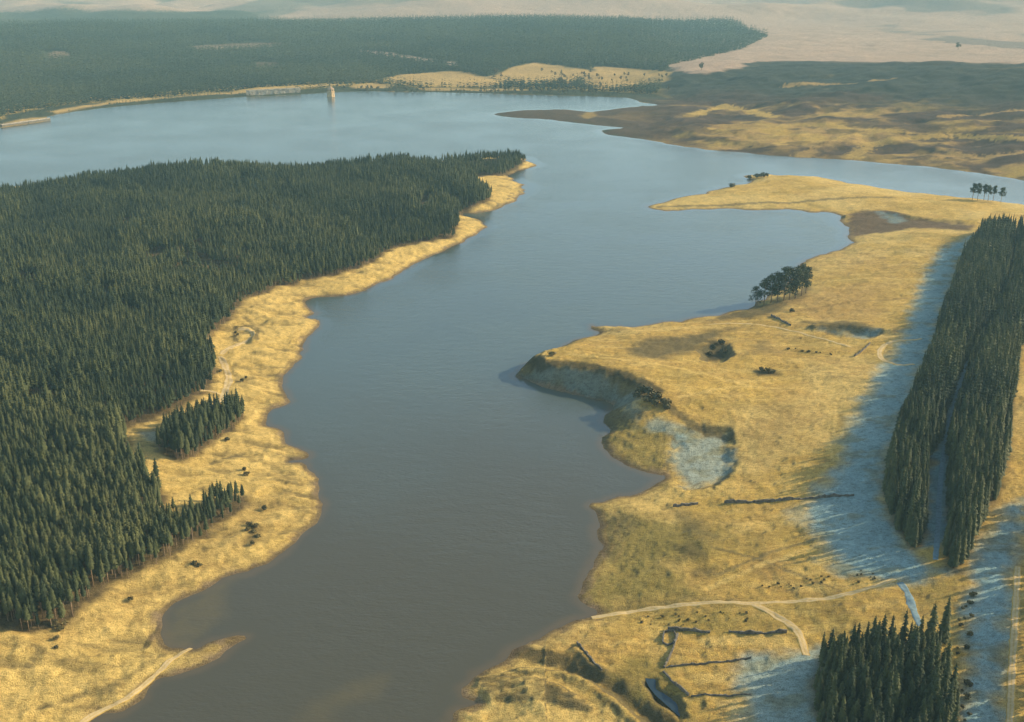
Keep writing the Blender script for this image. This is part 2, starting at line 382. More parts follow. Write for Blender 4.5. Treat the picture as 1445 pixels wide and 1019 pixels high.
lerp_to(RUST * .6, sstep(.35, .85, np.sin(Dl * 1.5 + 5 * n_mid)) * sstep(15, 2, Dl) * .45 * (~FARM) * (RR < 1100))
# wet mud just above the water
wet = sstep(4.2, 0.8, D + 2.2 * (fbm(X, Y, 6, 3, 171) - .5)) * (~FARM)
lerp_to(MUD * .85, wet * .85)
lerp_to(MUD * 1.7, sstep(.58, .70, fbm(X, Y, 5, 3, 173)) * sstep(6, 2, Dl) * .6 * (~FARM))
lerp_to(RUSH * 1.4, left_land * sstep(.12, -.3, rg) * .38 * (D > 2))
lerp_to(STRAW * 1.12, left_land * sstep(.5, .9, rg) * .5 * (D > 2))
# steep ground on the right-hand land takes a darker tone
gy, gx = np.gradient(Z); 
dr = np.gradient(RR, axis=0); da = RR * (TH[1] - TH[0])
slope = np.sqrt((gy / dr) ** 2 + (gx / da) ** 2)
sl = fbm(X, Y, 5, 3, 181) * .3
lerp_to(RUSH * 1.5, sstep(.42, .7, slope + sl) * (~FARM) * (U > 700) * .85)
# hoar frost, with the blue shade of belts, banks and hollows painted into it
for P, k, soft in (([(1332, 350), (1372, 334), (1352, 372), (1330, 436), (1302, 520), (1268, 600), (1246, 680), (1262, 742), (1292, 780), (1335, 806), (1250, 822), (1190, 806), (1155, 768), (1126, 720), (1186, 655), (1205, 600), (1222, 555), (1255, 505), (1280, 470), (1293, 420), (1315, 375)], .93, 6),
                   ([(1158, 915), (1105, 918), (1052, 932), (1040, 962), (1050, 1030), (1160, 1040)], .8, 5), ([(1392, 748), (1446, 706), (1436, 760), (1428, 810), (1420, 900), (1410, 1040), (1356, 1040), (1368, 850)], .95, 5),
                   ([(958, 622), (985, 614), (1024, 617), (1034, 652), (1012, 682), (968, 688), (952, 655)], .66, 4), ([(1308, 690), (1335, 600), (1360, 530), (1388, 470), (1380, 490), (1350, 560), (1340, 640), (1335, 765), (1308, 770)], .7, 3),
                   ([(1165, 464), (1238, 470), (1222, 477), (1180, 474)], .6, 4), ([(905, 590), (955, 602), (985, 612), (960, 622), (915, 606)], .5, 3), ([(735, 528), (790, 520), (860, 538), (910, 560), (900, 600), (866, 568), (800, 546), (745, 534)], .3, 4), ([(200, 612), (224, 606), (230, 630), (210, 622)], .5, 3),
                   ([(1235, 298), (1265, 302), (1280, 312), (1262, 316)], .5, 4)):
    paint(P, FROST_SHADE, soft, k * .93, wob=6)
paint_line([(742, 516), (765, 513), (800, 513), (840, 519), (880, 528), (905, 540), (930, 552)], RUSH * .8, 5, .85, 2)
paint_line([(728, 533), (765, 545), (800, 554), (840, 566), (864, 570)], MUD * 1.5, 2.4, .9, .8)
paint_line([(945, 574), (975, 598), (1000, 612), (1030, 616)], RUSH, 4, .75, 2)
lerp_to(OLIVE, sstep(.56, .70, fbm(X * .5, Y, 7, 4, 187)) * .45 * (C[..., 2] > .2) * (~FARM))
# forest floor under the stands
for nm, P in stand_polys.items():
    if nm == 'shade': continue
    x0, y0 = P.min(0) - 20; x1, y1 = P.max(0) + 20
    m = (X > x0) & (X < x1) & (Y > y0) & (Y < y1)
    d = sdf(X[m], Y[m], P) + 5 * (fbm(X[m], Y[m], 7, 3, 191) - .5)
    C[m] += (NEEDLE.astype(np.float32) - C[m]) * (sstep(3, -3, d) * .9)[:, None]
paint([(1300, 775), (1310, 700), (1324, 600), (1346, 530), (1372, 482), (1394, 482), (1368, 560), (1346, 640), (1340, 720), (1330, 775)], FROST_SHADE * .8, 3, .8, wob=3)  # frost on the lane floor, with the belts' shade painted in
paint([(1292, 776), (1330, 768), (1332, 780), (1296, 786)], GOLD, 2, .9, wob=1)  # stripe of sun through the gap between the belts, painted as gold
paint_line([(334, 462), (350, 460), (363, 467), (361, 479)], RUSH, 2.0, .8, .8)
paint_line([(330, 470), (334, 482), (343, 485)], RUSH * 1.2, 1.6, .7, .8)
# far country
if True:
    moor = FARM & (az > .09)
    h1 = fbm(X + 40 * n_big, Y, 120, 5, 201, .6)
    h2 = fbm(X * .5, Y, 45, 4, 211)
    cm = np.empty_like(C); cm[:] = HEATH
    w = sstep(.50, .60, h1 * .75 + h2 * .25 - .10 * sstep(.2, .75, tm) + .05 * sstep(.25, .0, tm))
    cm += (RUST * .95 - cm) * w[..., None]
    st1 = fbm(X * .35 + 30 * n_big, Y * 1.1, 34, 4, 203, .6); st2 = fbm(X * .5, Y, 16, 3, 205)
    w = sstep(.51, .61, st1) * sstep(.85, .1, tm); cm += (RUST * .9 - cm) * (w * .8)[..., None]
    w = sstep(.55, .63, st1 * .6 + st2 * .4) * sstep(.95, .2, tm); cm += (GOLD - cm) * (w * .85)[..., None]
    w = sstep(.56, .66, st2); cm += (HEATH * .55 - cm) * (w * .6)[..., None]
    w = sstep(.58, .66, h1 * .6 + h2 * .4 - .12 * sstep(.2, .75, tm))
    cm += (GOLD * .8 - cm) * w[..., None]
    w = sstep(.55, .8, tm + .3 * (h1 - .5))
    cm += (np.array([.034, .044, .030]) - cm) * (w * .85)[..., None]
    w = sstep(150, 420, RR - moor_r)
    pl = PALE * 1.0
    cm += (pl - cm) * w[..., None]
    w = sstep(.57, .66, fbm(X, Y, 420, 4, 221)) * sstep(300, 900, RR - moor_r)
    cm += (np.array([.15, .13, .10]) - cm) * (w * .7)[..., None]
    cf = np.empty_like(C); cf[:] = (.06, .065, .03)
    w = sstep(50, 62, D + 30 * (n_big - .5)) * sstep(150, 125, D + 40 * (n_big - .5)) * sstep(.2, .5, 1 - az * 2)
    cf += (GOLD * .9 - cf) * (w * .9)[..., None]
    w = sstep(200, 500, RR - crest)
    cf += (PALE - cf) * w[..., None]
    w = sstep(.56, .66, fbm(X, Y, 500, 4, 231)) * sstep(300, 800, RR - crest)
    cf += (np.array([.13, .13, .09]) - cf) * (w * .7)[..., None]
    wmm = sstep(.09, .15, az + .05 * (n_big - .5))
    cfar = cf * (1 - wmm[..., None]) + cm * wmm[..., None]
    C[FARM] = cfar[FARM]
paint([(-200, 40), (0, 37), (200, 36), (385, 31), (370, 22), (380, 15), (200, 15), (0, 17), (-200, 18)], (.06, .065, .03), 60, .95, wob=60)
for L_, c_, w_ in (([(960, 165), (985, 160), (1020, 148), (1040, 155), (1090, 165)], GOLD, 14), ([(950, 180), (990, 182), (1060, 180), (1130, 176), (1180, 178)], GOLD * .8, 9), ([(1110, 122), (1160, 118), (1230, 114), (1260, 112)], RUST, 10), ([(1180, 180), (1260, 184), (1340, 190), (1445, 196)], GOLD * .85, 9),
                   ([(1200, 222), (1230, 205), (1270, 195), (1330, 192)], GOLD * .8, 12), ([(1130, 222), (1160, 208), (1210, 196)], RUST, 14), ([(1290, 228), (1340, 218), (1400, 222), (1445, 215)], RUST, 10), ([(1330, 165), (1390, 162), (1445, 156)], RUST, 9), ([(1000, 210), (1060, 203), (1120, 198)], RUST, 10)):
    paint_line(L_, c_, w_, .85, 9)
for P_ in ([(1190, 172), (1290, 172), (1350, 184), (1300, 188), (1200, 180)], [(1270, 230), (1330, 200), (1310, 225), (1290, 235)], [(1150, 212), (1200, 196), (1190, 210), (1160, 220)], [(1105, 140), (1200, 128), (1250, 140), (1150, 150)]):  # the first outline is a shaded strip of moor, painted dark
    paint(P_, HEATH * .8, 10, .8, wob=16)
FIELDS = [[(535, 113), (570, 105), (610, 102), (650, 101), (672, 106), (700, 112), (720, 118), (690, 122), (600, 121), (560, 118)],
          [(690, 108), (720, 97), (755, 88), (790, 92), (838, 99), (838, 110), (800, 118), (740, 118), (710, 116)],
          [(838, 93), (900, 97), (950, 101), (945, 112), (895, 124), (850, 126), (820, 118), (835, 105)],
          [(500, 121), (530, 117), (560, 120), (545, 124), (505, 124)], [(590, 124), (700, 125), (790, 127), (700, 129), (600, 127)],
          [(945, 92), (975, 86), (1010, 78), (1050, 70), (1085, 52), (1040, 36), (1150, 40), (1445, 70), (1445, 78), (1150, 84), (1030, 98), (985, 104), (955, 104)],
          [(70, 157), (160, 142), (260, 135), (330, 130), (350, 126), (425, 120), (470, 118), (500, 118), (470, 121), (425, 124), (345, 131), (230, 139), (160, 146), (80, 160)],
          [(0, 176), (30, 168), (72, 164), (70, 170), (0, 181)],
          [(260, 66), (330, 61), (398, 60), (400, 65), (350, 70), (280, 72)], [(62, 76), (80, 72), (108, 78), (90, 84), (65, 82)], [(360, 88), (395, 87), (392, 94), (362, 95)],
          [(508, 70), (560, 76), (612, 84), (612, 88), (560, 80), (508, 74)], [(628, 87), (642, 87), (646, 92), (630, 92)]]
field_polys = [poly_at(P) for P in FIELDS]
FGOLD = np.array([.46, .30, .10])
for P, c, wob in zip(field_polys, [FGOLD, FGOLD, FGOLD * .95, FGOLD, FGOLD * .95, PALE, FGOLD * 1.1, FGOLD, MUD * 1.3, MUD * 1.5, MUD, PALE, PALE], [12] * 5 + [25, 6, 6, 30, 20, 10, 6, 6]):
    m = (X > P[:, 0].min() - 80) & (X < P[:, 0].max() + 80) & (Y > P[:, 1].min() - 80) & (Y < P[:, 1].max() + 80)
    if m.any():
        d = sdf(X[m], Y[m], P) + wob * (fbm(X[m], Y[m], 40, 3, 241) - .5) * 2
        C[m] += (np.asarray(c, np.float32) * (.8 + .4 * n_big[m])[:, None] - C[m]) * sstep(8, -8, d)[:, None]
paint([(690, 160), (740, 154), (800, 153), (832, 156), (890, 150), (930, 147), (960, 150), (1000, 190), (900, 196), (850, 188), (870, 180), (800, 172), (720, 167)], HEATH * 1.1, 12, .85, wob=14)
paint([(818, 163), (835, 157), (842, 162), (830, 168)], GOLD * .7, 6, .7, wob=8)
paint([(900, 190), (960, 196), (1000, 205), (980, 209), (920, 198)], HEATH, 10, .6, wob=12)
C *= (0.80 + 0.40 * n_fine * .5 + 0.2 * n_mid)[..., None]
C = np.clip(C, 0.005, .8)

# ------------------------------------------------------------------ mesh helpers
def mesh_np(name, verts, faces_flat, loop_starts, loop_totals, mats, mat_idx=None, smooth=False):
    me = bpy.data.meshes.new(name)
    me.vertices.add(len(verts)); me.vertices.foreach_set('co', np.asarray(verts, np.float32).ravel())
    me.loops.add(len(faces_flat)); me.loops.foreach_set('vertex_index', np.asarray(faces_flat, np.int32))
    me.polygons.add(len(loop_starts)); me.polygons.foreach_set('loop_start', np.asarray(loop_starts, np.int32)); me.polygons.foreach_set('loop_total', np.asarray(loop_totals, np.int32))
    for m in mats: me.materials.append(m)
    if mat_idx is not None: me.polygons.foreach_set('material_index', np.asarray(mat_idx, np.int32))
    me.polygons.foreach_set('use_smooth', np.full(len(loop_starts), smooth))
    me.update(calc_edges=True)
    return me

def link(name, me, parent=None):
    o = bpy.data.objects.new(name, me); COL.objects.link(o)
    if parent: o.parent = parent
    return o

def tag(o, label=None, cat=None, group=None, kind=None):
    if label: o['label'] = label
    if cat: o['category'] = cat
    if group: o['group'] = group
    if kind: o['kind'] = kind
    return o

def empty(name, loc, rz=0.0):
    o = bpy.data.objects.new(name, None); COL.objects.link(o); o.location = loc; o.rotation_euler = (0, 0, rz)
    return o

class MB:
    def __init__(self): self.v = []; self.f = []; self.m = []
    def add(self, v, f, mi=0):
        b = len(self.v); self.v += [tuple(p) for p in v]; self.f += [tuple(i + b for i in q) for q in f]; self.m += [mi] * len(f)
    def box(self, cx, cy, z0, z1, sx, sy, rz=0.0, taper=1.0, mi=0):
        c, s = math.cos(rz), math.sin(rz); v = []
        for z, k in ((z0, 1.0), (z1, taper)):
            for ax, ay in ((-1, -1), (1, -1), (1, 1), (-1, 1)):
                px, py = ax * sx / 2 * k, ay * sy / 2 * k
                v.append((cx + px * c - py * s, cy + px * s + py * c, z))
        self.add(v, [(3, 2, 1, 0), (4, 5, 6, 7), (0, 1, 5, 4), (1, 2, 6, 5), (2, 3, 7, 6), (3, 0, 4, 7)], mi)
    def lathe(self, prof, n, mi=0, cx=0, cy=0, jit=0):
        v = []; f = []
        for r, z in prof:
            for k in range(n):
                a = 2 * math.pi * (k + .5) / n
                rr = r * (1 + random.uniform(-jit, jit))
                v.append((cx + rr * math.cos(a), cy + rr * math.sin(a), z))
        for i in range(len(prof) - 1):
            for k in range(n):
                f.append((i * n + k, i * n + (k + 1) % n, (i + 1) * n + (k + 1) % n, (i + 1) * n + k))
        f.append(tuple(range(n - 1, -1, -1))); f.append(tuple((len(prof) - 1) * n + k for k in range(n)))
        self.add(v, f, mi)
    def tube(self, p0, p1, r0, r1, n=6, mi=0):
        p0 = Vector(p0); p1 = Vector(p1); d = (p1 - p0).normalized(); a = d.orthogonal().normalized(); b = d.cross(a); v = []
        for p, r in ((p0, r0), (p1, r1)):
            for k in range(n):
                t = 2 * math.pi * k / n; v.append(p + a * (r * math.cos(t)) + b * (r * math.sin(t)))
        self.add(v, [(k, (k + 1) % n, n + (k + 1) % n, n + k) for k in range(n)] + [tuple(range(n - 1, -1, -1)), tuple(range(n, 2 * n))], mi)
    def mesh(self, name, mats, smooth=False):
        me = bpy.data.meshes.new(name); me.from_pydata(self.v, [], self.f)
        for m in (mats if isinstance(mats, (list, tuple)) else [mats]): me.materials.append(m)
        me.polygons.foreach_set('material_index', self.m)
        me.polygons.foreach_set('use_smooth', [smooth] * len(self.f)); me.update()
        return me
    def arrays(self): return np.array(self.v, np.float32), self.f, self.m

# ------------------------------------------------------------------ materials
def nodes(name):
    m = bpy.data.materials.new(name); m.use_nodes = True
    nt = m.node_tree; return m, nt, nt.nodes['Principled BSDF']
def N(nt, t, **kw):
    n = nt.nodes.new(t)
    for k, v in kw.items():
        if k in n.inputs: n.inputs[k].default_value = v
        else: setattr(n, k, v)
    return n
def ramp(nt, src, stops):
    r = nt.nodes.new('ShaderNodeValToRGB'); e = r.color_ramp.elements
    while len(e) < len(stops): e.new(.5)
    for q, (p, c) in zip(e, stops):
        q.position = p; q.color = (*c, 1) if len(c) == 3 else c
    nt.links.new(src, r.inputs[0]); return r.outputs[0]
def mixc(nt, mode, fac, a, b):
    n = nt.nodes.new('ShaderNodeMix'); n.data_type = 'RGBA'; n.blend_type = mode
    for sock, val in ((n.inputs[0], fac), (n.inputs[6], a), (n.inputs[7], b)):
        if hasattr(val, 'links'): nt.links.new(val, sock)
        elif isinstance(val, (int, float)): sock.default_value = val
        else: sock.default_value = (*val, 1)
    return n.outputs[2]
def noise(nt, coord, scale, detail=4, rough=.55):
    n = N(nt, 'ShaderNodeTexNoise'); n.inputs['Scale'].default_value = scale; n.inputs['Detail'].default_value = detail; n.inputs['Roughness'].default_value = rough
    nt.links.new(coord, n.inputs['Vector']); return n.outputs['Fac']
def position(nt):
    return N(nt, 'ShaderNodeNewGeometry').outputs['Position']

def mat_ground():
    m, nt, b = nodes('ground_cover')
    a = N(nt, 'ShaderNodeAttribute', attribute_name='cover'); P = position(nt)
    mp = N(nt, 'ShaderNodeMapping'); mp.inputs['Scale'].default_value = (.55, 1.0, 1.0); mp.inputs['Rotation'].default_value = (0, 0, .25); nt.links.new(P, mp.inputs['Vector'])
    n1 = noise(nt, mp.outputs[0], .75, 6, .7); n2 = noise(nt, P, .16, 4, .6); n3 = noise(nt, P, 2.6, 3, .6)
    c = mixc(nt, 'MULTIPLY', 1.0, a.outputs['Color'], ramp(nt, n1, [(.33, (.66, .62, .54)), (.47, (.97, .96, .94)), (.64, (1.16, 1.15, 1.10))]))
    c = mixc(nt, 'MULTIPLY', 1.0, c, ramp(nt, n2, [(.35, (.90, .89, .87)), (.6, (1.07, 1.07, 1.07))]))
    c = mixc(nt, 'MULTIPLY', .8, c, ramp(nt, n3, [(.36, (.58, .54, .46)), (.54, (1.10, 1.10, 1.08))]))
    nt.links.new(c, b.inputs['Base Color']); b.inputs['Roughness'].default_value = .95; b.inputs['Specular IOR Level'].default_value = .1
    ad = N(nt, 'ShaderNodeMath', operation='ADD'); nt.links.new(n1, ad.inputs[0]); nt.links.new(n3, ad.inputs[1])
    bp = N(nt, 'ShaderNodeBump'); bp.inputs['Strength'].default_value = .8; bp.inputs['Distance'].default_value = 1.0
    nt.links.new(ad.outputs[0], bp.inputs['Height']); nt.links.new(bp.outputs[0], b.inputs['Normal'])
    return m
def mat_water():
    m, nt, b = nodes('lake_water')
    a = N(nt, 'ShaderNodeAttribute', attribute_name='body'); P = position(nt)
    nt.links.new(a.outputs['Color'], b.inputs['Base Color'])
    b.inputs['IOR'].default_value = 1.333; b.inputs['Roughness'].default_value = .14
    big = noise(nt, P, .012, 4, .6)
    mp = N(nt, 'ShaderNodeMapping'); mp.inputs['Scale'].default_value = (.8, 1.6, 1); mp.inputs['Rotation'].default_value = (0, 0, .35); nt.links.new(P, mp.inputs['Vector'])
    w1 = noise(nt, mp.outputs[0], .55, 4, .6); w2 = noise(nt, mp.outputs[0], .12, 2, .5)
    ad = N(nt, 'ShaderNodeMath', operation='ADD'); nt.links.new(w1, ad.inputs[0]); nt.links.new(w2, ad.inputs[1])
    st = N(nt, 'ShaderNodeMapRange'); st.inputs[1].default_value = .35; st.inputs[2].default_value = .65; st.inputs[3].default_value = .12; st.inputs[4].default_value = .24
    nt.links.new(big, st.inputs[0])
    ml = N(nt, 'ShaderNodeMath', operation='MULTIPLY'); nt.links.new(st.outputs[0], ml.inputs[0]); nt.links.new(a.outputs['Alpha'], ml.inputs[1])
    bp = N(nt, 'ShaderNodeBump'); bp.inputs['Distance'].default_value = 1.0
    nt.links.new(ml.outputs[0], bp.inputs['Strength']); nt.links.new(ad.outputs[0], bp.inputs['Height']); nt.links.new(bp.outputs[0], b.inputs['Normal'])
    return m
def mat_foliage(name, dark, mid, light, single, hue_noise=.25):
    m, nt, b = nodes(name); P = position(nt)
    if single: t = N(nt, 'ShaderNodeObjectInfo').outputs['Random']
    else: t = N(nt, 'ShaderNodeAttribute', attribute_name='tint').outputs['Fac']
    c = ramp(nt, t, [(0, dark), (.5, mid), (1, light)])
    n1 = noise(nt, P, .55, 3, .6)
    c = mixc(nt, 'MULTIPLY', 1.0, c, ramp(nt, n1, [(.3, (.65, .66, .62)), (.68, (1.35, 1.32, 1.15))]))
    nt.links.new(c, b.inputs['Base Color']); b.inputs['Roughness'].default_value = .75; b.inputs['Specular IOR Level'].default_value = .15
    return m
def mat_noise(name, c0, c1, scale, rough=.9, bump=.3, c2=None):
    m, nt, b = nodes(name); P = position(nt); n1 = noise(nt, P, scale, 5, .65)
    st = [(.3, c0), (.55, c1)] + ([(.72, c2)] if c2 else [])
    nt.links.new(ramp(nt, n1, st), b.inputs['Base Color']); b.inputs['Roughness'].default_value = rough; b.inputs['Specular IOR Level'].default_value = .2
    if bump:
        bp = N(nt, 'ShaderNodeBump'); bp.inputs['Strength'].default_value = bump; bp.inputs['Distance'].default_value = .3
        nt.links.new(n1, bp.inputs['Height']); nt.links.new(bp.outputs[0], b.inputs['Normal'])
    return m
def mat_stone(name, base, scale):
    m, nt, b = nodes(name); P = position(nt)
    v = N(nt, 'ShaderNodeTexVoronoi'); v.inputs['Scale'].default_value = scale; nt.links.new(P, v.inputs['Vector'])
    c = mixc(nt, 'MULTIPLY', 1.0, base, ramp(nt, N2(nt, v.outputs['Color']), [(0, (.55, .55, .55)), (1, (1.3, 1.28, 1.2))]))
    c = mixc(nt, 'MULTIPLY', 1.0, c, ramp(nt, noise(nt, P, .5, 4), [(.3, (.7, .7, .68)), (.7, (1.1, 1.1, 1.1))]))
    nt.links.new(c, b.inputs['Base Color']); b.inputs['Roughness'].default_value = .9
    return m
def N2(nt, col):
    s = nt.nodes.new('ShaderNodeSeparateColor'); nt.links.new(col, s.inputs[0]); return s.outputs[0]

M_GROUND, M_WATER = mat_ground(), mat_water()
SPR = ((.027, .038, .018), (.050, .060, .022), (.080, .084, .030))
M_SPRUCE = mat_foliage('spruce_needles', *SPR, False); M_SPRUCE1 = mat_foliage('spruce_needles_near', *SPR, True)
M_PINE = mat_foliage('pine_needles', (.030, .042, .022), (.045, .058, .028), (.062, .070, .032), True)
M_LEAF = mat_foliage('scrub_leaves', (.065, .060, .028), (.10, .085, .036), (.15, .115, .045), True)
M_BROAD = mat_foliage('winter_twigs', (.075, .065, .035), (.10, .085, .045), (.14, .11, .055), True)
M_BARK = mat_noise('conifer_bark', (.15, .10, .06), (.32, .22, .12), 2.0)
M_WALL = mat_stone('dry_stone', (.17, .145, .105), 1.6)
M_ASHLAR = mat_stone('tower_stone', (.62, .42, .21), 1.0); M_PALESTONE = mat_stone('dam_masonry', (.50, .42, .31), .35)
M_SLATE = mat_noise('slate_roof', (.22, .14, .09), (.42, .28, .16), 1.2); M_DARK = mat_noise('dark_opening', (.012, .012, .014), (.03, .03, .033), 2, .4, 0)
def mat_track():
    m, nt, b = nodes('gravel_track'); P = position(nt)
    a = N(nt, 'ShaderNodeAttribute', attribute_name='across').outputs['Fac']
    n1 = noise(nt, P, .8, 5, .7); n2 = noise(nt, P, .25, 3, .6)
    ad = N(nt, 'ShaderNodeMath', operation='MULTIPLY_ADD'); nt.links.new(n1, ad.inputs[0]); ad.inputs[1].default_value = .55; nt.links.new(a, ad.inputs[2])
    gravel = ramp(nt, n1, [(.3, (.46, .32, .14)), (.6, (.62, .46, .22))]); grass = ramp(nt, n2, [(.35, (.42, .27, .065)), (.65, (.58, .37, .085))])
    w = ramp(nt, ad.outputs[0], [(.26, (.25, .25, .25)), (.52, (1, 1, 1)), (.92, (1, 1, 1)), (1.0, (0, 0, 0))])
    nt.links.new(mixc(nt, 'MIX', w, grass, gravel), b.inputs['Base Color']); b.inputs['Roughness'].default_value = .95; b.inputs['Specular IOR Level'].default_value = .1
    bp = N(nt, 'ShaderNodeBump'); bp.inputs['Strength'].default_value = .5; bp.inputs['Distance'].default_value = .4; nt.links.new(n1, bp.inputs['Height']); nt.links.new(bp.outputs[0], b.inputs['Normal'])
    return m
M_TRACK = mat_track()
M_TRACKF = mat_noise('frosted_shaded_track', (.12, .16, .15), (.20, .28, .28), .7)  # frosted surface, with the lane's shade darkened into its colour
M_ROOFSL = mat_noise('farm_roof', (.10, .10, .11), (.18, .17, .17), 1); M_LIME = mat_noise('limewash', (.5, .46, .38), (.62, .58, .48), .6)

# ------------------------------------------------------------------ ground and water meshes
def grid_mesh(name, verts, mask_cells, mats, smooth=True):
    idx = np.arange(NR * NA).reshape(NR, NA)
    q = np.stack([idx[:-1, :-1], idx[:-1, 1:], idx[1:, 1:], idx[1:, :-1]], -1)[mask_cells]
    used = np.zeros(NR * NA, bool); used[q.ravel()] = True
    remap = np.cumsum(used) - 1
    q = remap[q]
    n = len(q)
    return mesh_np(name, verts[used], q.ravel(), np.arange(n) * 4, np.full(n, 4), mats, None, smooth), used
all_cells = np.ones((NR - 1, NA - 1), bool)
gv = np.stack([X, Y, Z], -1).reshape(-1, 3)
gm, used = grid_mesh('ground', gv, all_cells, [M_GROUND])
at_ = gm.attributes.new('cover', 'FLOAT_COLOR', 'POINT')
cc = np.ones((NR * NA, 4), np.float32); cc[:, :3] = C.reshape(-1, 3)
at_.data.foreach_set('color', cc[used].ravel())
ground = tag(link('ground', gm), kind='structure')
dmin = np.minimum(np.minimum(D[:-1, :-1], D[1:, 1:]), np.minimum(D[:-1, 1:], D[1:, :-1]))
wc = dmin < 3.0
wv = np.stack([X, Y, np.zeros_like(X)], -1).reshape(-1, 3)
wm_, used = grid_mesh('lake_water', wv, wc, [M_WATER])
DEEP = np.array([.074, .068, .046]); SHALLOW = np.array([.12, .088, .045])
body = np.empty(X.shape + (4,), np.float32)
sh = sstep(4.5, .2, -D + 6 * (n_mid - .5)) * .7
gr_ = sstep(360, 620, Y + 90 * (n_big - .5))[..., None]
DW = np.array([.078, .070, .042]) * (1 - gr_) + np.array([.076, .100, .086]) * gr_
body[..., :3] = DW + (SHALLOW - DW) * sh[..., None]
wmk = np.zeros_like(X)
for P, k in (([(236, 860), (325, 818), (310, 870), (262, 912), (232, 912)], .35), ([(420, 1019), (440, 990), (500, 962), (545, 955), (520, 980), (480, 1000), (470, 1030)], .25)):
    Q = np.array([unproj(*p) for p in P]); d = sdf(X, Y, Q) + 5 * (n_mid - .5) * 2
    wmk = np.maximum(wmk, sstep(4, -4, d) * k * (.6 + .8 * (n_fine - .2)))
body[..., :3] += (np.array([.17, .125, .04]) - body[..., :3]) * np.clip(wmk, 0, 1)[..., None]
calm = sstep(2, 14, -D + 14 * (n_big - .5))          # sheltered water by the shore is smoother
for P in ([(800, 598), (830, 594), (860, 590), (866, 606), (840, 612), (812, 608)], [(840, 560), (880, 565), (880, 580), (850, 578)], [(930, 452), (1060, 425), (1110, 400), (1060, 440), (970, 455)]):
    Q = np.array([unproj(*p) for p in P]); d = sdf(X, Y, Q)
    calm = calm * (1 - sstep(5, -4, d) * .97)
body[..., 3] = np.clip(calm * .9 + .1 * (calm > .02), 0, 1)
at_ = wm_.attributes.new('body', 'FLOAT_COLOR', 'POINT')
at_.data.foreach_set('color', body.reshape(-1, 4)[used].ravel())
water = tag(link('lake_water', wm_), kind='structure')

# ------------------------------------------------------------------ conifers
def conifer_geo(h, r, base, layers, per, seed, core=True, trunk_n=6, frac=1.0):
    """crown MB, trunk MB: whorls of drooping boughs round a slim core"""
    rs = random.Random(seed); c = MB(); t = MB()
    for i in range(layers):
        f = (i + rs.uniform(-.2, .2)) / layers
        z = h * (base + (1 - base) * f)
        shape = (1 - f) ** .5 * (0.62 + .38 * min(1, f * 4 + .35))
        rad = max(.14 * r, r * shape * rs.uniform(.82, 1.15))
        n = max(3, int(round(per * (.55 + .45 * (1 - f)))))
        a0 = rs.uniform(0, 6.28)
        for k in range(n):
            a = a0 + 6.283 * (k + rs.uniform(-.3, .3)) / n
            L = rad * rs.uniform(.72, 1.18); w = L * rs.uniform(.40, .62) * (9 / max(per, 5)) ** .5
            droop = -L * rs.uniform(.18, .48); lift = rs.uniform(.0, .25) * L
            ca, sa = math.cos(a), math.sin(a)
            def P(rad_, side, dz): return (ca * rad_ - sa * side, sa * rad_ + ca * side, z + dz)
            zz = h * .02 * rs.uniform(-1, 1)
            c.add([P(0, 0, lift + zz), P(L * .55, w, droop * .35 + zz), P(L, 0, droop + zz), P(L * .55, -w, droop * .35 + zz), P(L * .5, 0, lift * .6 + L * .16 + zz)],
                  [(0, 4, 1), (4, 2, 1), (0, 3, 4), (4, 3, 2)] if per > 5 else [(0, 2, 1), (0, 3, 2)])
    c.add([(0, 0, h * (1.03 if per > 6 else .985)), (.10 * r, 0, h * .9), (-.05 * r, .09 * r, h * .9), (-.05 * r, -.09 * r, h * .9)], [(0, 1, 2), (0, 2, 3), (0, 3, 1)])
    if core:
        prof = [(r * .34, h * (base - .01)), (r * .50, h * (base + .12)), (r * .36, h * (base + (1 - base) * .5)), (r * .04, h * .96)]
        c.lathe(prof, 6, jit=.2)
    t.lathe([(h * .0135, -1.2), (h * .0105, h * base), (h * .004, h * .93)], trunk_n)
    return c, t

PROTO = {'near': [], 'full': [], 'high': [], 'fullmid': [], 'mid': [], 'far': []}
SH = [(1.0, 1.0), (1.10, .9), (.9, 1.12), (1.03, 1.22), (.84, .85)]
for k, (hh, rw) in enumerate(SH):
    PROTO['near'].append(conifer_geo(15.5 * hh, 1.85 * rw, .46 if k % 2 else .34, 13, 8, 100 + k))
    PROTO['high'].append(conifer_geo(19 * hh, 2.6 * rw, .5, 12, 10, 450 + k))
    PROTO['full'].append(conifer_geo(16.5 * hh, 2.1 * rw, .06, 18, 8, 150 + k))
    PROTO['mid'].append(conifer_geo(14.6 * hh, 2.1 * rw, .36, 7, 5, 200 + k, trunk_n=4))
    PROTO['fullmid'].append(conifer_geo(16 * hh, 2.2 * rw, .08, 9, 5, 250 + k, trunk_n=4))
for k in range(3):
    PROTO['far'].append(conifer_geo(15 * (1 + .12 * k), 4.3, .06, 4, 5, 300 + k, core=False, trunk_n=3))

def scatter(poly, spacing, jitter=.42, keep=1.0, rows=None):
    x0, y0 = poly.min(0); x1, y1 = poly.max(0)
    gx, gy = np.meshgrid(np.arange(x0, x1, spacing), np.arange(y0, y1, spacing))
    gx = gx + (np.arange(gx.shape[0]) % 2)[:, None] * spacing * .5
    x = gx.ravel() + RNG.uniform(-jitter, jitter, gx.size) * spacing; y = gy.ravel() + RNG.uniform(-jitter, jitter, gx.size) * spacing
    m = sdf(x, y, poly) < 0
    if keep < 1: m &= RNG.random(x.size) < keep
    return x[m], y[m]

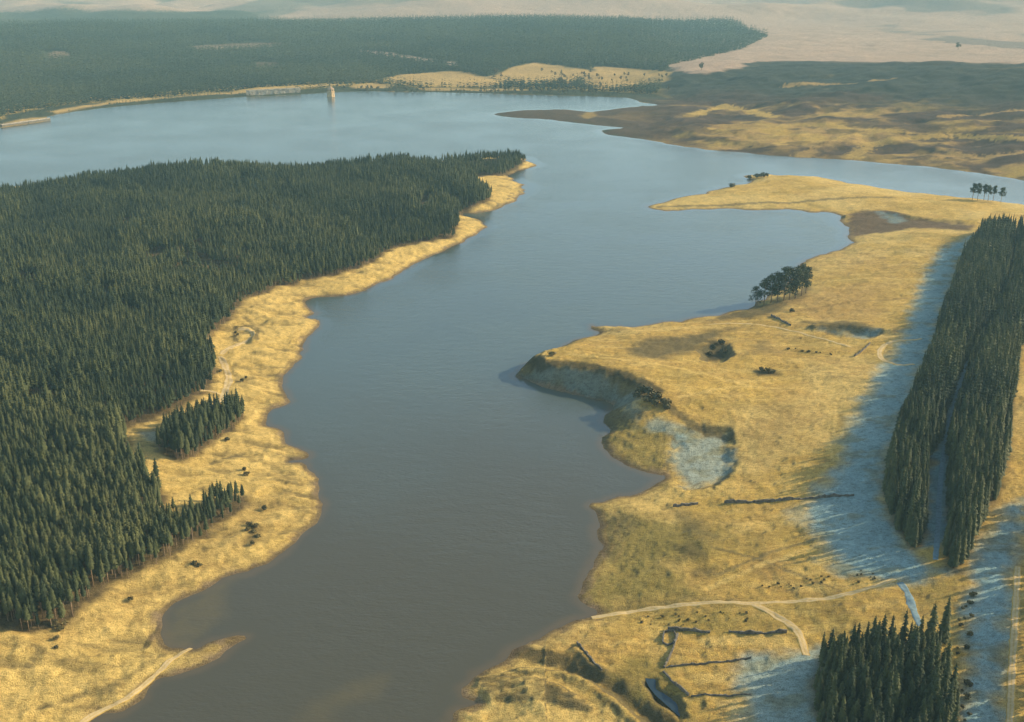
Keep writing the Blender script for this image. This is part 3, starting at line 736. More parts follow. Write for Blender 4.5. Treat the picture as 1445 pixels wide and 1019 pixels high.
def merged_forest(name, groups):
    """groups: list of (crown MB, trunk MB or None, x, y, z, rot, scale, tint) -> one mesh"""
    V = []; F = []; LT = []; MI = []; T = []; base = 0
    for cr, tr, x, y, z, rot, sc, ti in groups:
        n = len(x)
        if n == 0: continue
        parts = [(cr, 0)] + ([(tr, 1)] if tr else [])
        for mb, mi in parts:
            v = np.array(mb.v, np.float32); nv = len(v)
            c, s = np.cos(rot)[:, None], np.sin(rot)[:, None]
            w = np.empty((n, nv, 3), np.float32)
            sw = sc * RNG.uniform(.85, 1.15, n)
            w[..., 0] = (v[:, 0] * c - v[:, 1] * s) * sw[:, None] + x[:, None]
            w[..., 1] = (v[:, 0] * s + v[:, 1] * c) * sw[:, None] + y[:, None]
            w[..., 2] = v[:, 2] * sc[:, None] + z[:, None]
            ff = np.concatenate([np.array(q) for q in mb.f]); lt = np.array([len(q) for q in mb.f])
            F.append((ff[None, :] + (base + np.arange(n) * nv)[:, None]).ravel()); LT.append(np.tile(lt, n)); MI.append(np.full(len(lt) * n, mi))
            V.append(w.reshape(-1, 3)); T.append(np.repeat(ti, nv)); base += n * nv
    V = np.concatenate(V); F = np.concatenate(F); LT = np.concatenate(LT); MI = np.concatenate(MI); T = np.concatenate(T)
    LS = np.concatenate([[0], np.cumsum(LT)[:-1]])
    me = mesh_np(name, V, F, LS, LT, [M_SPRUCE, M_BARK], MI, False)
    a = me.attributes.new('tint', 'FLOAT', 'POINT'); a.data.foreach_set('value', T.astype(np.float32))
    return link(name, me)

trees = []   # x, y, z, scale, stand
def plant(nm, spacing, smin, smax, edge_extra=0):
    P = stand_polys[nm]
    x, y = scatter(P, spacing)
    if edge_extra:      # denser line of trees along the visible edge
        pass
    d, f = dlook(x, y); z = zlook(x, y); ok = (d > 2) & (~f)
    x, y, z = x[ok], y[ok], z[ok]
    gap = fbm(x, y, 26, 3, 301)
    hgt = fbm(x, y, 45, 3, 311)
    dv = -sdf(x, y, P)
    ragged = (dv > 3.5) | (RNG.random(len(x)) < .55)
    block = np.floor(fbm(x, y, 170, 2, 331) * 7) % 3
    hgt = hgt + (block - 1) * .10 * (nm == 'left')
    ok = (gap > (.28 if nm == 'left' else .2)) & (ragged | (nm in ('shade', 'west', 'spur')))
    x, y, z, hgt, dv = x[ok], y[ok], z[ok], hgt[ok], dv[ok]
    s = (smin + (smax - smin) * np.clip((hgt - .3) / .4, 0, 1)) * RNG.uniform(.70, 1.15, len(x)) * np.where(dv < 4, RNG.uniform(.7, 1.0, len(x)), 1)
    ti = np.clip(.48 + ((np.floor(fbm(x, y, 170, 2, 331) * 7) % 3) - 1) * .14 + 1.0 * (fbm(x, y, 130, 2, 327) - .5) + 1.3 * (fbm(x, y, 38, 3, 321) - .5) + RNG.normal(0, .22, len(x)), 0, 1)
    return x, y, z, s, ti
STANDS = {}
for nm, sp, a, b in (('left', 2.5, .66, 1.02), ('spur', 2.4, .82, 1.02), ('west', 2.25, .90, 1.12), ('east', 2.25, .88, 1.08), ('block', 2.8, .92, 1.15), ('shade', 3.0, .95, 1.2)):
    STANDS[nm] = plant(nm, sp, a, b)
# the lone taller tree at the block's corner is its own thing; the 300 trees that show largest are things too
cand = []
for nm, (x, y, z, s, ti) in STANDS.items():
    if nm == 'shade': continue
    u, v = proj(x, y, z + 12 * s); ur, vr = proj(x, y, z)
    dist = np.sqrt(x * x + y * y + (z - CAM_H) ** 2)
    inn = (u > 5) & (u < 1435) & (v < 1012)
    P = stand_polys[nm]; edge = -sdf(x, y, P)
    key = dist + np.where(nm == 'left', np.clip(edge - 9, 0, 40) * 2.0, np.clip(edge - 14, 0, 60) * .5)
    for i in np.nonzero(inn)[0]: cand.append((key[i], nm, int(i)))
cand.sort()
chosen = cand[:290]
chosen_set = {(nm, i) for _, nm, i in chosen}
SINGLE = []
for k in range(10):
    cr, tr = PROTO['near' if k < 5 else 'full'][k % 5]
    SINGLE.append((cr.mesh('spruce_crown', M_SPRUCE1), tr.mesh('spruce_trunk', M_BARK, True)))
LBL = {'left': 'tall spruce with bare lower trunk on the near front edge of the big left plantation', 'spur': 'spruce on the small spur of plantation jutting out towards the lake',
       'west': 'spruce in the near end of the belt on the left of the shaded lane', 'east': 'spruce in the near end of the belt on the right of the shaded lane', 'block': 'dark spruce packed in the square block at the bottom right corner'}
GRP = {'left': 'spruces on the front edge of the left plantation', 'spur': 'spruces on the plantation spur', 'west': 'spruces of the left belt', 'east': 'spruces of the right belt', 'block': 'spruces in the square block'}
def single_tree(name, crown, trunk, loc, rz, sc, label, cat, group=None):
    e = empty(name, loc, rz); e.scale = (sc, sc, sc)
    link('crown', crown, e); link('trunk', trunk, e)
    return tag(e, label, cat, group)
for _, nm, i in chosen:
    x, y, z, s, ti = (a[i] for a in STANDS[nm])
    cr, tr = SINGLE[random.randrange(5) + (5 if nm in ('west', 'east', 'block') else 0)]
    single_tree('spruce_tree', cr, tr, (float(x), float(y), float(z)), random.uniform(0, 6.28), float(s), LBL[nm], 'tree', GRP[nm])
groups = []
far_groups = []
rest_names = {'left': 0, 'spur': 0, 'west': 1, 'east': 1, 'block': 1, 'shade': 2}
buckets = {0: [], 1: [], 2: []}
for nm, (x, y, z, s, ti) in STANDS.items():
    keep = np.array([(nm, i) not in chosen_set for i in range(len(x))])
    dist = np.sqrt(x * x + y * y)
    for lod, m in (('near', dist < 520), ('mid', dist >= 520)):
        sel = np.nonzero(keep & m)[0]
        k = RNG.integers(0, 5, len(sel))
        for q in range(5):
            ii = sel[k == q]
            cr, tr = PROTO['high' if nm == 'shade' else ('full' if lod == 'near' else 'fullmid') if nm in ('west', 'east', 'block', 'shade') else lod][q]
            buckets[rest_names[nm]].append((cr, tr, x[ii], y[ii], z[ii], RNG.uniform(0, 6.28, len(ii)), s[ii], ti[ii]))
o = merged_forest('spruce_plantation', buckets[0] + buckets[1] + buckets[2])
tag(o, 'dense dark green spruce plantation covering the promontory and the belts behind its front trees', 'plantation', kind='stuff')

# the plantation on the hill across the lake
def far_stand():
    out = []
    P = poly_at([(-200, 207), (0, 181), (70, 170), (72, 163), (160, 151), (300, 140), (345, 137), (430, 133), (520, 129), (640, 131), (720, 133), (800, 135), (870, 137), (930, 130), (940, 98), (950, 92), (975, 86), (1015, 76), (1050, 68), (1085, 50), (1035, 30), (900, 30), (600, 29), (380, 31), (200, 36), (0, 40), (-200, 40)])
    x0, y0 = P.min(0); x1, y1 = P.max(0)
    xs, ys = [], []
    for r0, r1, sp in ((1700, 2200, 7.0), (2200, 2900, 8.5), (2900, 4200, 11.0)):
        gx, gy = np.meshgrid(np.arange(x0, x1, sp), np.arange(max(y0, r0 * .8), min(y1, r1), sp))
        gx = gx.ravel() + RNG.uniform(-.45, .45, gx.size) * sp; gy = gy.ravel() + RNG.uniform(-.45, .45, gy.size) * sp
        r = np.hypot(gx, gy); m = (r >= r0) & (r < r1) & (np.abs(gx / gy) < .62); xs.append(gx[m]); ys.append(gy[m])
    x = np.concatenate(xs); y = np.concatenate(ys)
    m = sdf(x, y, P) < 0
    for q, F in enumerate(field_polys):
        m &= sdf(x, y, F) + 20 * (fbm(x, y, 40, 2, 401) - .5) > 2
    d, f = dlook(x, y); m &= f & (d > 3)
    m &= ~((d < 60) & (RNG.random(x.size) < .45))
    x, y = x[m], y[m]
    return x, y
fx, fy = far_stand()
fz = zlook(fx, fy); fr = np.hypot(fx, fy)
fs_ = RNG.uniform(.75, 1.15, len(fx)) * np.clip(fr / 2300, .85, 1.5) ** .6 * np.where(dlook(fx, fy)[0] < 60, .55, 1)
ft = np.clip(.5 + 1.5 * (fbm(fx, fy, 160, 3, 411) - .5) + RNG.normal(0, .15, len(fx)), 0, 1)
kk = RNG.integers(0, 3, len(fx)); gl = []
for q in range(3):
    m = kk == q; gl.append((PROTO['far'][q][0], None, fx[m], fy[m], fz[m] - .5, RNG.uniform(0, 6.28, m.sum()), fs_[m], ft[m]))
o = merged_forest('far_forest', gl)
tag(o, 'hazy blue green conifer forest covering the hill across the lake', 'forest', kind='stuff')

# ------------------------------------------------------------------ pines, scrub and broadleaved trees
def clump_leaf(mb, cx, cy, cz, rx, rz, n, size, rs):
    for _ in range(n):
        while True:
            p = [rs.uniform(-1, 1) for _ in range(3)]
            q = sum(a * a for a in p)
            if .12 < q <= 1: break
        x, y, z = cx + p[0] * rx, cy + p[1] * rx, cz + p[2] * rz
        s = size * rs.uniform(.6, 1.3)
        a = Vector((p[0] + rs.uniform(-.8, .8), p[1] + rs.uniform(-.8, .8), p[2] * .7 + rs.uniform(-.2, 1))).normalized()
        b = a.orthogonal().normalized(); c = a.cross(b); t = rs.uniform(0, 6.28)
        b, c = b * math.cos(t) + c * math.sin(t), c * math.cos(t) - b * math.sin(t)
        o = Vector((x, y, z))
        mb.add([o + b * s, o + c * s * .8, o - b * s, o - c * s * .8], [(0, 1, 2, 3)])

def pine_mesh(h, seed, crown_base=.45, spread=.24):
    rs = random.Random(seed); c = MB(); t = MB()
    lean = rs.uniform(-.04, .04) * h
    t.tube((0, 0, -1), (lean * .5, 0, h * .5), h * .020, h * .015, 7); t.tube((lean * .5, 0, h * .5), (lean, 0, h * .93), h * .015, h * .005, 6)
    for k in range(16):
        f = crown_base + (1 - crown_base) * (k + .5) / 16; a = rs.uniform(0, 6.28)
        L = h * spread * (1 - .72 * ((f - crown_base) / (1 - crown_base)) ** 1.6) * rs.uniform(.5, 1)
        p = Vector((lean * f + math.cos(a) * L, math.sin(a) * L, h * f + L * .2))
        t.tube((lean * f, 0, h * (f - .05)), p, h * .006, h * .002, 4)
        clump_leaf(c, p.x * .85, p.y * .85, p.z, h * spread * .55, h * .085, 60, h * .026, rs)
    clump_leaf(c, lean, 0, h * .95, h * spread * .4, h * .06, 40, h * .028, rs)
    return c.mesh('pine_crown', M_PINE), t.mesh('pine_trunk', M_BARK, True)

ORD = ['first', 'second', 'third', 'fourth', 'fifth', 'sixth', 'seventh', 'eighth', 'ninth', 'tenth', 'eleventh']
clump = [(1066, 432, 13.5, .22, .3), (1078, 430, 17.5, .34, .28), (1088, 427, 19, .24, .25), (1097, 426, 20, .22, .23), (1106, 424, 22, .2, .25), (1114, 423, 22, .2, .25), (1122, 421, 21.5, .3, .22), (1131, 417, 21, .3, .24), (1137, 414, 18, .3, .22)]
for k, (u, v, h, cb, spd) in enumerate(clump):
    x, y, z = at(u, v); cr, tr = pine_mesh(h, 500 + k, cb, spd)
    lab = 'dark pine in the clump on the bay shore, %s from the left' % ORD[k]
    single_tree('pine_tree', cr, tr, (x, y, z), random.uniform(-.4, .4), 1.0, lab, 'tree', 'pines in the clump on the bay shore')
row = [(1372, 282, 15, .42, .25), (1379, 283, 15.5, .45, .22), (1388, 283, 15, .48, .2), (1394, 284, 14.5, .5, .2), (1401, 284, 14.5, .5, .2), (1412, 286, 14, .45, .24)]
for k, (u, v, h, cb, spd) in enumerate(row):
    x, y, z = at(u, v); cr, tr = pine_mesh(h, 560 + k, cb, spd)
    single_tree('pine_tree', cr, tr, (x, y, z), random.uniform(-.4, .4), 1.0, 'thin stemmed pine in the row on the far grassy point, %s from the left' % ORD[k], 'tree', 'pines in the row on the far point')
x, y, z = at(1330, 908)
cr, tr = conifer_geo(18, 2.3, .08, 20, 10, 777)
single_tree('spruce_tree', cr.mesh('lone_spruce_crown', M_SPRUCE1), tr.mesh('lone_spruce_trunk', M_BARK), (x, y, z), 0, 1.0, 'single tall spruce standing clear behind the right end of the square block', 'tree')
x, y, z = at(1400, 338)
for (u, v, s, lab) in ((1400, 336, 1.0, 'rounded tall spruce at the left of the far end of the belts'), (1437, 332, 1.05, 'dark spruce at the far end of the belts by the right edge of the picture')):
    x, y, z = at(u, v); cr, tr = conifer_geo(16, 3.0, .1, 18, 10, int(u))
    single_tree('spruce_tree', cr.mesh('end_spruce_crown', M_SPRUCE1), tr.mesh('end_spruce_trunk', M_BARK), (x, y, z), 0, s, lab, 'tree')

def bush_mesh(name, seed, rx, h, n, size, mat):
    rs = random.Random(seed); c = MB(); t = MB()
    for k in range(max(3, n // 26)):
        a = rs.uniform(0, 6.28); d = rs.uniform(0, rx * .6)
        clump_leaf(c, math.cos(a) * d, math.sin(a) * d, h * rs.uniform(.3, .65), rx * .55, h * .38, 26, size, rs)
    for k in range(4):
        a = rs.uniform(0, 6.28); t.tube((0, 0, -.4), (math.cos(a) * rx * .4, math.sin(a) * rx * .4, h * .6), rx * .05, rx * .02, 4)
    return c.mesh(name + '_foliage', mat), t.mesh(name + '_stems', M_BARK)
BUSH = [bush_mesh('bush', 600 + k, 1.5, 1.9, 110, .34, M_LEAF) for k in range(4)]
def bush(u, v, s, label, group=None, name='bush', sx=1.0):
    x, y, z = at(u, v); f, st = BUSH[random.randrange(4)]
    e = empty(name, (x, y, z), random.uniform(0, 6.28)); e.scale = (s * sx, s, s)
    link('foliage', f, e); link('stems', st, e)
    return tag(e, label, 'bush', group)
for (u, v, s) in ((275, 797, 1.1), (281, 799, .9), (184, 846, .9), (372, 720, 1.2), (346, 664, 1.0), (347, 671, 1.2), (352, 741, 1.1), (360, 745, 1.2), (357, 752, 1.0), (364, 758, 1.0), (350, 749, .9), (357, 768, .9), (78, 883, 1.3), (84, 890, 1.1), (93, 882, 1.0), (81, 903, .9), (79, 915, .7), (320, 622, 1.1), (312, 525, .9), (333, 470, .8), (336, 474, .9), (341, 538, 1.0), (348, 534, .8)):
    bush(u, v, s * 1.0, 'small dark bush scattered on the straw coloured bank below the left plantation', 'bushes on the left bank')
for (u, v, s) in ((900, 560, 1.7), (908, 556, 2.0), (915, 558, 2.2), (922, 562, 2.3), (930, 566, 2.2), (938, 572, 2.0), (912, 566, 1.8), (926, 573, 1.8), (943, 577, 1.5)):
    bush(u, v, s * 1.15, 'dark gorse bush in the thicket on the shaded bank of the headland', 'gorse in the headland thicket', 'gorse_bush')
for (u, v, s) in ((1018, 486, 1.8), (1008, 493, 1.5), (1022, 498, 1.7), (1002, 500, 1.3)):
    bush(u, v, s, 'dark bush growing in the dug pit on the headland', 'bushes in the pit')
for (u, v, s) in ((1074, 524, 1.4), (1083, 526, 1.8), (1092, 527, 1.2)):
    bush(u, v, s, 'low dark bush in the open straw field below the pit', 'bushes in the open field')
for k in range(9):
    bush(1112 + 8 * k + random.uniform(-4, 4), 493 + .9 * k + random.uniform(-1.5, 1.5), random.uniform(.35, .9), 'small bush in the broken hedge line across the headland field', 'bushes in the broken hedge line')
for k in range(22):
    bush(1360 + random.uniform(-13, 13), 830 + 190 * random.random(), random.uniform(.35, 1.0), 'low scrub bush on the rough strip right of the square block', 'scrub on the rough strip')
for k in range(26):
    t = random.random(); u = 1050 + 190 * t; v = 840 - 22 * t + random.gauss(0, 5) - 5
    bush(u, v, random.uniform(.2, .5), 'small dark rush tussock on the upper verge of the gravel track', 'tussocks along the track', 'rush_tussock')
for k in range(24):
    bush(905 + 150 * random.random(), 862 + 22 * random.random(), random.uniform(.2, .5), 'small dark rush tussock in the damp ground below the gravel track', 'tussocks below the track', 'rush_tussock')
for (u, v, s, lab) in ((1033, 264, 2.6, 'lone dark bush at the water on the left slope of the grassy point'), (1058, 252, 2.0, 'left bush of the low scrub on the dark spit of the grassy point'), (1068, 251, 2.6, 'middle bush of the low scrub on the dark spit of the grassy point'), (1078, 250, 2.8, 'tallest bush of the low scrub on the dark spit of the grassy point'),
                       (778, 502, 1.5, 'dark bush on the shore at the shoulder of the headland'), (1118, 440, 1.3, 'low bush under the right side of the pine clump')):
    bush(u, v, s, lab, sx=1.3)
# small leafless trees in the fields and along the far shore
BR = []
for k in range(4):
    rs = random.Random(700 + k); c = MB(); h = 9
    c.tube((0, 0, -1), (0, 0, h * .45), .3, .2, 5, 1)
    for q in range(6):
        a = rs.uniform(0, 6.28); d = rs.uniform(.5, 2.6)
        clump_leaf(c, math.cos(a) * d, math.sin(a) * d, h * rs.uniform(.4, .85), 1.9, 1.7, 22, .7, rs)
    BR.append(c.mesh('field_tree', [M_BROAD, M_BARK]))
def far_tree(u, v, s, label, group):
    x, y, z = at(u, v); o = link('field_tree', BR[random.randrange(4)]); o.location = (x, y, z); o.rotation_euler = (0, 0, random.uniform(0, 6.28)); o.scale = (s, s, s)
    tag(o, label, 'tree', group)
rs = random.Random(9)
for k in range(70):
    t = rs.random(); u = 480 + 440 * t; v = 127.5 + 7 * t * .9 + rs.uniform(-2.5, 1.5)
    far_tree(u, v, rs.uniform(.55, 1.0), 'small brown tree in the dark fringe along the far shore', 'trees of the far shore fringe')
for k in range(60):
    u = rs.choice([rs.uniform(690, 850), rs.uniform(780, 950), rs.uniform(780, 900)]); v = rs.uniform(100, 126) + (u - 690) * .012
    far_tree(u, v, rs.uniform(.5, 1.05), 'small leafless tree dotted over the golden fields beyond the lake', 'trees in the far fields')
for (u, v, s, lab) in ((990, 99, 1.7, 'round dark tree alone on the pale slope behind the far fields'), (1352, 70, 1.9, 'dark tree alone on the pale moor above the heather ridge'), (793, 122, 1.8, 'largest dark tree standing in the middle of the far fields')):
    far_tree(u, v, s, lab, None)

# ------------------------------------------------------------------ tracks, walls, ditches
def ribbon(name, pxs, width, mat, lift=.12, sub=8, kind='structure', wob=.25, flat=None):
    P = catmull([at(u, v)[:2] for u, v in pxs], False, sub)
    # resample finely so that it drapes over the ground
    Q = [P[0]]
    for a, b in zip(P[:-1], P[1:]):
        L = np.linalg.norm(b - a); n = max(1, int(L / 1.0))
        for k in range(1, n + 1): Q.append(a + (b - a) * k / n)
    Q = np.array(Q); T = np.gradient(Q, axis=0); T /= np.linalg.norm(T, axis=1)[:, None] + 1e-9
    Nn = np.stack([-T[:, 1], T[:, 0]], 1); W = 7
    v = []; f = []; W = 9; acr = []
    wv = width * (1 + 2.2 * wob * (fbm(Q[:, 0], Q[:, 1], 5, 4, 501, .65) - .5) * 2)
    for j in range(W):
        s = (j / (W - 1) - .5)
        p = Q + Nn * (wv * s)[:, None]
        z = zlook(p[:, 0], p[:, 1]) + lift * (1 if 0 < j < W - 1 else -.5)
        if flat is not None: z = np.full(len(p), flat) if not callable(flat) else flat(p)
        v.append(np.column_stack([p, z])); acr.append(np.full(len(p), abs(s) * 2))
    n = len(Q); V = np.concatenate(v)
    for j in range(W - 1):
        i = np.arange(n - 1); f.append(np.stack([j * n + i, j * n + i + 1, (j + 1) * n + i + 1, (j + 1) * n + i], 1))
    F = np.concatenate(f)
    me = mesh_np(name, V, F.ravel(), np.arange(len(F)) * 4, np.full(len(F), 4), [mat], None, True)
    aa = me.attributes.new('across', 'FLOAT', 'POINT'); aa.data.foreach_set('value', np.concatenate(acr).astype(np.float32))
    return tag(link(name, me), kind=kind)
ribbon('track', [(336, 465), (348, 465), (357, 471), (352, 479), (332, 488), (312, 500)], 3.6, M_TRACK)
ribbon('track', [(310, 503), (318, 518), (323, 534), (318, 552), (308, 568), (296, 584)], 5.0, M_TRACK)
ribbon('track', [(282, 551), (296, 552), (312, 557)], 2.0, M_TRACK)
ribbon('track', [(835, 872), (870, 866), (905, 861), (960, 854), (1010, 850), (1060, 852), (1110, 850), (1180, 842), (1225, 830), (1262, 817)], 2.7, M_TRACK)
ribbon('track', [(1064, 853), (1092, 868), (1118, 884), (1130, 900), (1138, 925)], 3.2, M_TRACK)
ribbon('track', [(1300, 478), (1270, 480), (1250, 486), (1241, 496), (1246, 508), (1268, 515), (1290, 514)], 3.2, M_TRACK)
ribbon('track', [(1436, 800), (1432, 880), (1428, 950), (1424, 1040)], 2.6, M_TRACK)
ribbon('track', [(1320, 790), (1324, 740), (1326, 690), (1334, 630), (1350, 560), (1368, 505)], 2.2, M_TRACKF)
ribbon('track', [(90, 1040), (130, 1010), (180, 985), (222, 950), (252, 925), (280, 908)], 2.4, M_TRACK)
ribbon('track', [(1000, 458), (1050, 457), (1095, 462), (1150, 476), (1200, 490)], 2.2, M_TRACK)
def puddle(name, pxs, lift=.25):
    P = poly_at(pxs, 4); c_ = P.mean(0); P = c_ + (P - c_) * (1.12 + .25 * (fbm(P[:, 0], P[:, 1], 4, 3, 521) - .5))[:, None]; z = float(np.median(zlook(P[:, 0], P[:, 1]))) + lift
    me = bpy.data.meshes.new(name); me.from_pydata([(p[0], p[1], z) for p in P], [], [tuple(range(len(P)))]); me.materials.append(M_POOL); me.update()
    return tag(link(name, me), kind='structure')
M_POOL, nt, b = nodes('pool_water'); b.inputs['Base Color'].default_value = (.025, .045, .055, 1); b.inputs['Roughness'].default_value = .06; b.inputs['IOR'].default_value = 1.333
puddle('pool_water', [(911, 951), (918, 949), (925, 960), (939, 969), (955, 976), (969, 986), (973, 1003), (966, 1011), (954, 1007), (939, 997), (925, 985), (915, 968)], -.45)
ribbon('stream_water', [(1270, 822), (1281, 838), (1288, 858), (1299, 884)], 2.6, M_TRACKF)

def wall(pxs, label, h=1.3, w=.75, group=None):
    w *= .72; h *= .9
    P = catmull([at(u, v)[:2] for u, v in pxs], False, 4); Q = [P[0]]
    for a, b in zip(P[:-1], P[1:]):
        L = np.linalg.norm(b - a); n = max(1, int(L / .8))
        for k in range(1, n + 1): Q.append(a + (b - a) * k / n)
    Q = np.array(Q); T = np.gradient(Q, axis=0); T /= np.linalg.norm(T, axis=1)[:, None] + 1e-9
    Nn = np.stack([-T[:, 1], T[:, 0]], 1); n = len(Q); z = zlook(Q[:, 0], Q[:, 1])
    hh = h * RNG.uniform(.6, 1.15, n) * (.55 + .45 * sstep(.34, .46, fbm(Q[:, 0], Q[:, 1], 5, 2, 511))); j = RNG.uniform(-.18, .18, (n, 4))
    rows = [np.column_stack([Q + Nn * ((-w / 2 + j[:, 0]))[:, None], z - .8]), np.column_stack([Q + Nn * ((-w * .33 + j[:, 1]))[:, None], z + hh]),
            np.column_stack([Q + Nn * ((w * .33 + j[:, 2]))[:, None], z + hh * RNG.uniform(.9, 1.05, n)]), np.column_stack([Q + Nn * ((w / 2 + j[:, 3]))[:, None], z - .8])]
    V = np.concatenate(rows); F = []
    for r in range(4):
        r2 = (r + 1) % 4; i = np.arange(n - 1); F.append(np.stack([r * n + i, r2 * n + i, r2 * n + i + 1, r * n + i + 1], 1))
    F = np.concatenate(F).tolist() + [[0, n, 2 * n, 3 * n][::-1], [n - 1, 2 * n - 1, 3 * n - 1, 4 * n - 1]]
    me = bpy.data.meshes.new('stone_wall'); me.from_pydata(V.tolist(), [], F); me.materials.append(M_WALL); me.update()
    return tag(link('stone_wall', me), label, 'wall', group)
wall([(950, 715), (985, 712)], 'short dark stone wall stub near the olive shore field', 1.6, 1.2)
wall([(1022, 710), (1080, 708), (1140, 704), (1205, 700)], 'long dark stone wall running from the straw field into the belt shadow', 1.5, 1.1)
wall([(942, 889), (972, 890), (1002, 893)], 'stone wall along the top left of the small walled field', 1.7, 1.0)
wall([(1028, 892), (1070, 894), (1110, 893)], 'stone wall along the top right of the small walled field', 1.6, 1.0)
wall([(956, 896), (948, 920), (937, 943)], 'stone wall down the upper left side of the small walled field', 1.4, 1.0)
wall([(936, 948), (950, 964), (972, 982)], 'stone wall slanting down the lower left side of the small walled field', 1.4, 1.0)
wall([(937, 892), (952, 892), (950, 908), (936, 908), (937, 893)], 'small square stone pen at the top left corner of the walled field', 1.0, .8)
wall([(940, 942), (1000, 936), (1060, 929)], 'thin low wall crossing the middle of the small walled field', .8, .6)
wall([(975, 983), (1020, 982), (1060, 981)], 'thin low wall at the foot of the small walled field', .7, .6)
wall([(1088, 446), (1100, 451), (1116, 460)], 'short dark wall sloping down below the pine clump', 1.6, 1.2)
wall([(1228, 484), (1218, 494), (1206, 503)], 'short wall beside the curved track near the belt', 1.4, 1.0)
wall([(814, 908), (832, 928), (850, 946)], 'old grassy bank wall beside the ditch at the lower shore', 1.1, 1.0)

# ------------------------------------------------------------------ waterworks: draw-off tower, dam wall
def tower():
    x, y = unproj(467, 136.5, 0)
    e = empty('valve_tower', (x, y, 0)); e.scale = (1.3, 1.3, .95); tag(e, 'stone draw off tower with pointed roof standing in the water by the far shore', 'tower')
    s = MB(); s.lathe([(5.3, -4), (5.3, 1.0), (4.9, 1.3), (4.7, 8.6)], 8); link('shaft', s.mesh('tower_shaft', M_ASHLAR), e)
    c = MB(); c.lathe([(4.7, 8.602), (5.4, 8.9), (5.45, 9.5), (4.75, 9.502)], 8); link('cornice', c.mesh('tower_cornice', M_ASHLAR), e)
    u = MB(); u.lathe([(4.35, 9.5), (4.3, 12.5), (4.8, 12.7), (4.8, 13.0)], 8); link('gauge_room', u.mesh('tower_room', M_ASHLAR), e)
    r = MB(); r.lathe([(5.0, 13.0), (3.6, 14.6), (1.6, 17.0), (.12, 18.8)], 8); ro = link('roof', r.mesh('tower_roof', M_SLATE), e)
    f = MB(); f.tube((0, 0, 18.7), (0, 0, 20), .1, .05, 6); f.lathe([(.05, 19.2), (.28, 19.5), (.05, 19.8)], 6); link('finial', f.mesh('tower_finial', M_DARK), ro)
    for k in range(8):
        a = 2 * math.pi * k / 8; w = MB(); rr = 4.32 * math.cos(math.pi / 8)
        w.box(math.cos(a) * rr, math.sin(a) * rr, 10.2, 12.3, .24, .95, a); link('window', w.mesh('tower_window', M_DARK), e)
    return x, y
tx, ty = tower()
def dam():
    a = np.array(at(348, 135.0)[:2]); b = np.array(at(424, 130.5)[:2]); d = b - a; L = np.linalg.norm(d); rz = math.atan2(d[1], d[0])
    z = max(2.0, float(max(zlook(*a), zlook(*b))))
    e = empty('dam_wall', (float(a[0]), float(a[1]), z), rz); tag(e, 'long low pale masonry wall along the far left shore near the tower', 'dam wall')
    m = MB(); m.box(L / 2, 0, -6, 6.0, L, 3.2, 0, 1.0); link('wall_face', m.mesh('dam_face', M_PALESTONE), e)
    m = MB(); m.box(L / 2, -1.9, 6.002, 7.6, L + 1, .6); link('parapet', m.mesh('dam_parapet', M_PALESTONE), e)
    m = MB(); m.box(L / 2, 1.9, 6.002, 7.6, L + 1, .6); link('parapet', m.mesh('dam_parapet', M_PALESTONE), e)
    for k in range(7):
        m = MB(); m.box(L * (k + .5) / 7, -2.0, -6, 5.6, 1.4, 1.0, 0, .9); link('buttress', m.mesh('dam_buttress', M_PALESTONE), e)
dam()
def jetty():
    a = np.array(at(2, 179)[:2]); b = np.array(at(70, 170)[:2]); d = b - a; L = np.linalg.norm(d)
    e = empty('embankment_wall', (float(a[0]), float(a[1]), 0), math.atan2(d[1], d[0])); tag(e, 'low brown shore wall ending in a square corner at the far left water edge', 'wall')
    m = MB(); m.box(L / 2, 0, -3, 3.2, L, 4, 0, 1.0); link('wall_face', m.mesh('shore_wall_face', M_WALL), e)
    m = MB(); m.box(L / 2, 0, 3.202, 3.7, L + .6, 4.4); link('coping', m.mesh('shore_wall_coping', M_PALESTONE), e)
jetty()

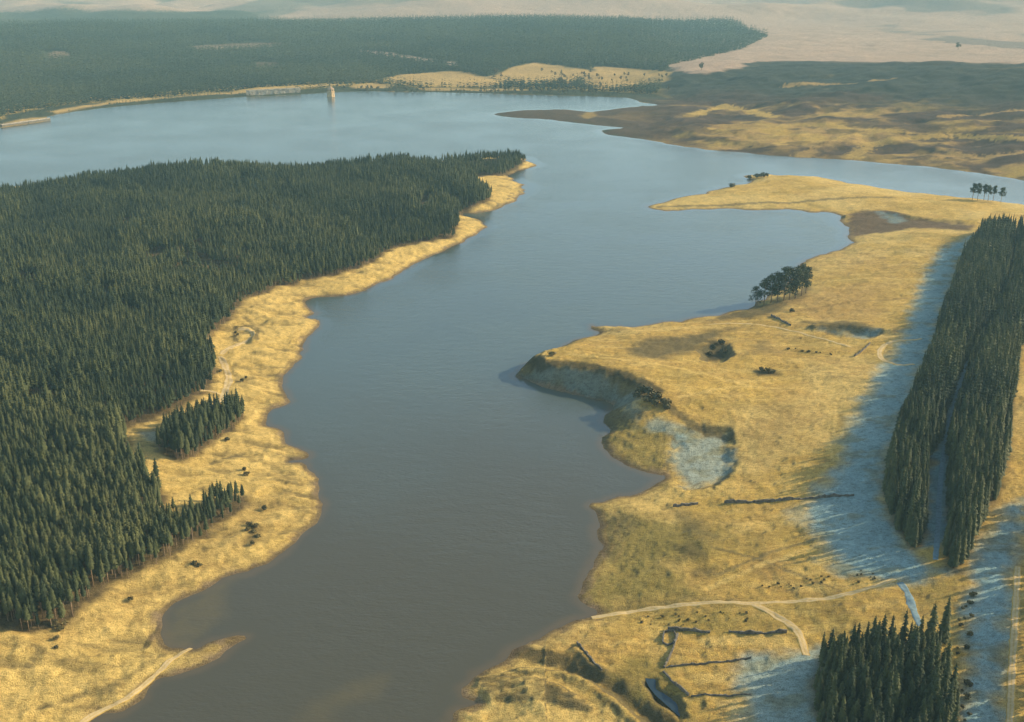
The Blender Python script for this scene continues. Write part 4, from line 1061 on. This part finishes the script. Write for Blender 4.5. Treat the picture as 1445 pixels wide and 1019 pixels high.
# ------------------------------------------------------------------ haze, sun, sky, camera
hz = MB(); hz.box(0, 4700, float(Z.min()) - 1.0, max(430.0, float(Z.max()) + 25), 14500, 10200)
hm = bpy.data.materials.new('haze'); hm.use_nodes = True; nt = hm.node_tree
for n in list(nt.nodes):
    if n.type != 'OUTPUT_MATERIAL': nt.nodes.remove(n)
pv = nt.nodes.new('ShaderNodeVolumePrincipled'); pv.inputs['Color'].default_value = (.50, .88, .95, 1); pv.inputs['Density'].default_value = .9e-4; pv.inputs['Anisotropy'].default_value = 0
nt.links.new(pv.outputs[0], [n for n in nt.nodes if n.type == 'OUTPUT_MATERIAL'][0].inputs['Volume'])
ho = tag(link('haze', hz.mesh('haze', hm)), kind='stuff')

SUN_AZ, SUN_EL = R(75), R(23)
sd = Vector((math.sin(SUN_AZ) * math.cos(SUN_EL), math.cos(SUN_AZ) * math.cos(SUN_EL), math.sin(SUN_EL)))
sl_ = bpy.data.lights.new('sun', 'SUN'); sl_.energy = 4.0; sl_.angle = R(.53); sl_.color = (1.0, .84, .60)
so = bpy.data.objects.new('sun', sl_); COL.objects.link(so); so.rotation_euler = sd.to_track_quat('Z', 'Y').to_euler(); so.location = (300, 500, 600)
w = bpy.data.worlds.new('World'); scene.world = w; w.use_nodes = True; nt = w.node_tree
bg = nt.nodes['Background']; sk = nt.nodes.new('ShaderNodeTexSky'); sk.sky_type = 'NISHITA'; sk.sun_disc = False; sk.sun_elevation = SUN_EL; sk.sun_rotation = SUN_AZ
sk.air_density = 1.0; sk.dust_density = 1.2; sk.ozone_density = .7
nt.links.new(sk.outputs[0], bg.inputs[0]); bg.inputs[1].default_value = .15
cd = bpy.data.cameras.new('camera'); cd.sensor_width = 36; cd.lens = 36 * FPX / 1445.0; cd.clip_start = 1; cd.clip_end = 20000
co = bpy.data.objects.new('camera', cd); COL.objects.link(co); co.location = (0, 0, CAM_H); co.rotation_euler = (math.pi / 2 - PITCH, 0, 0)
scene.camera = co
scene.view_settings.view_transform = 'Standard'; scene.view_settings.look = 'None'; scene.view_settings.exposure = .71; scene.view_settings.gamma = 1
scene.render.resolution_x, scene.render.resolution_y = 1024, 722
scene.cycles.use_denoising = True
scene.cycles.max_bounces = 5; scene.cycles.diffuse_bounces = 2; scene.cycles.glossy_bounces = 2; scene.cycles.transmission_bounces = 2; scene.cycles.volume_bounces = 0
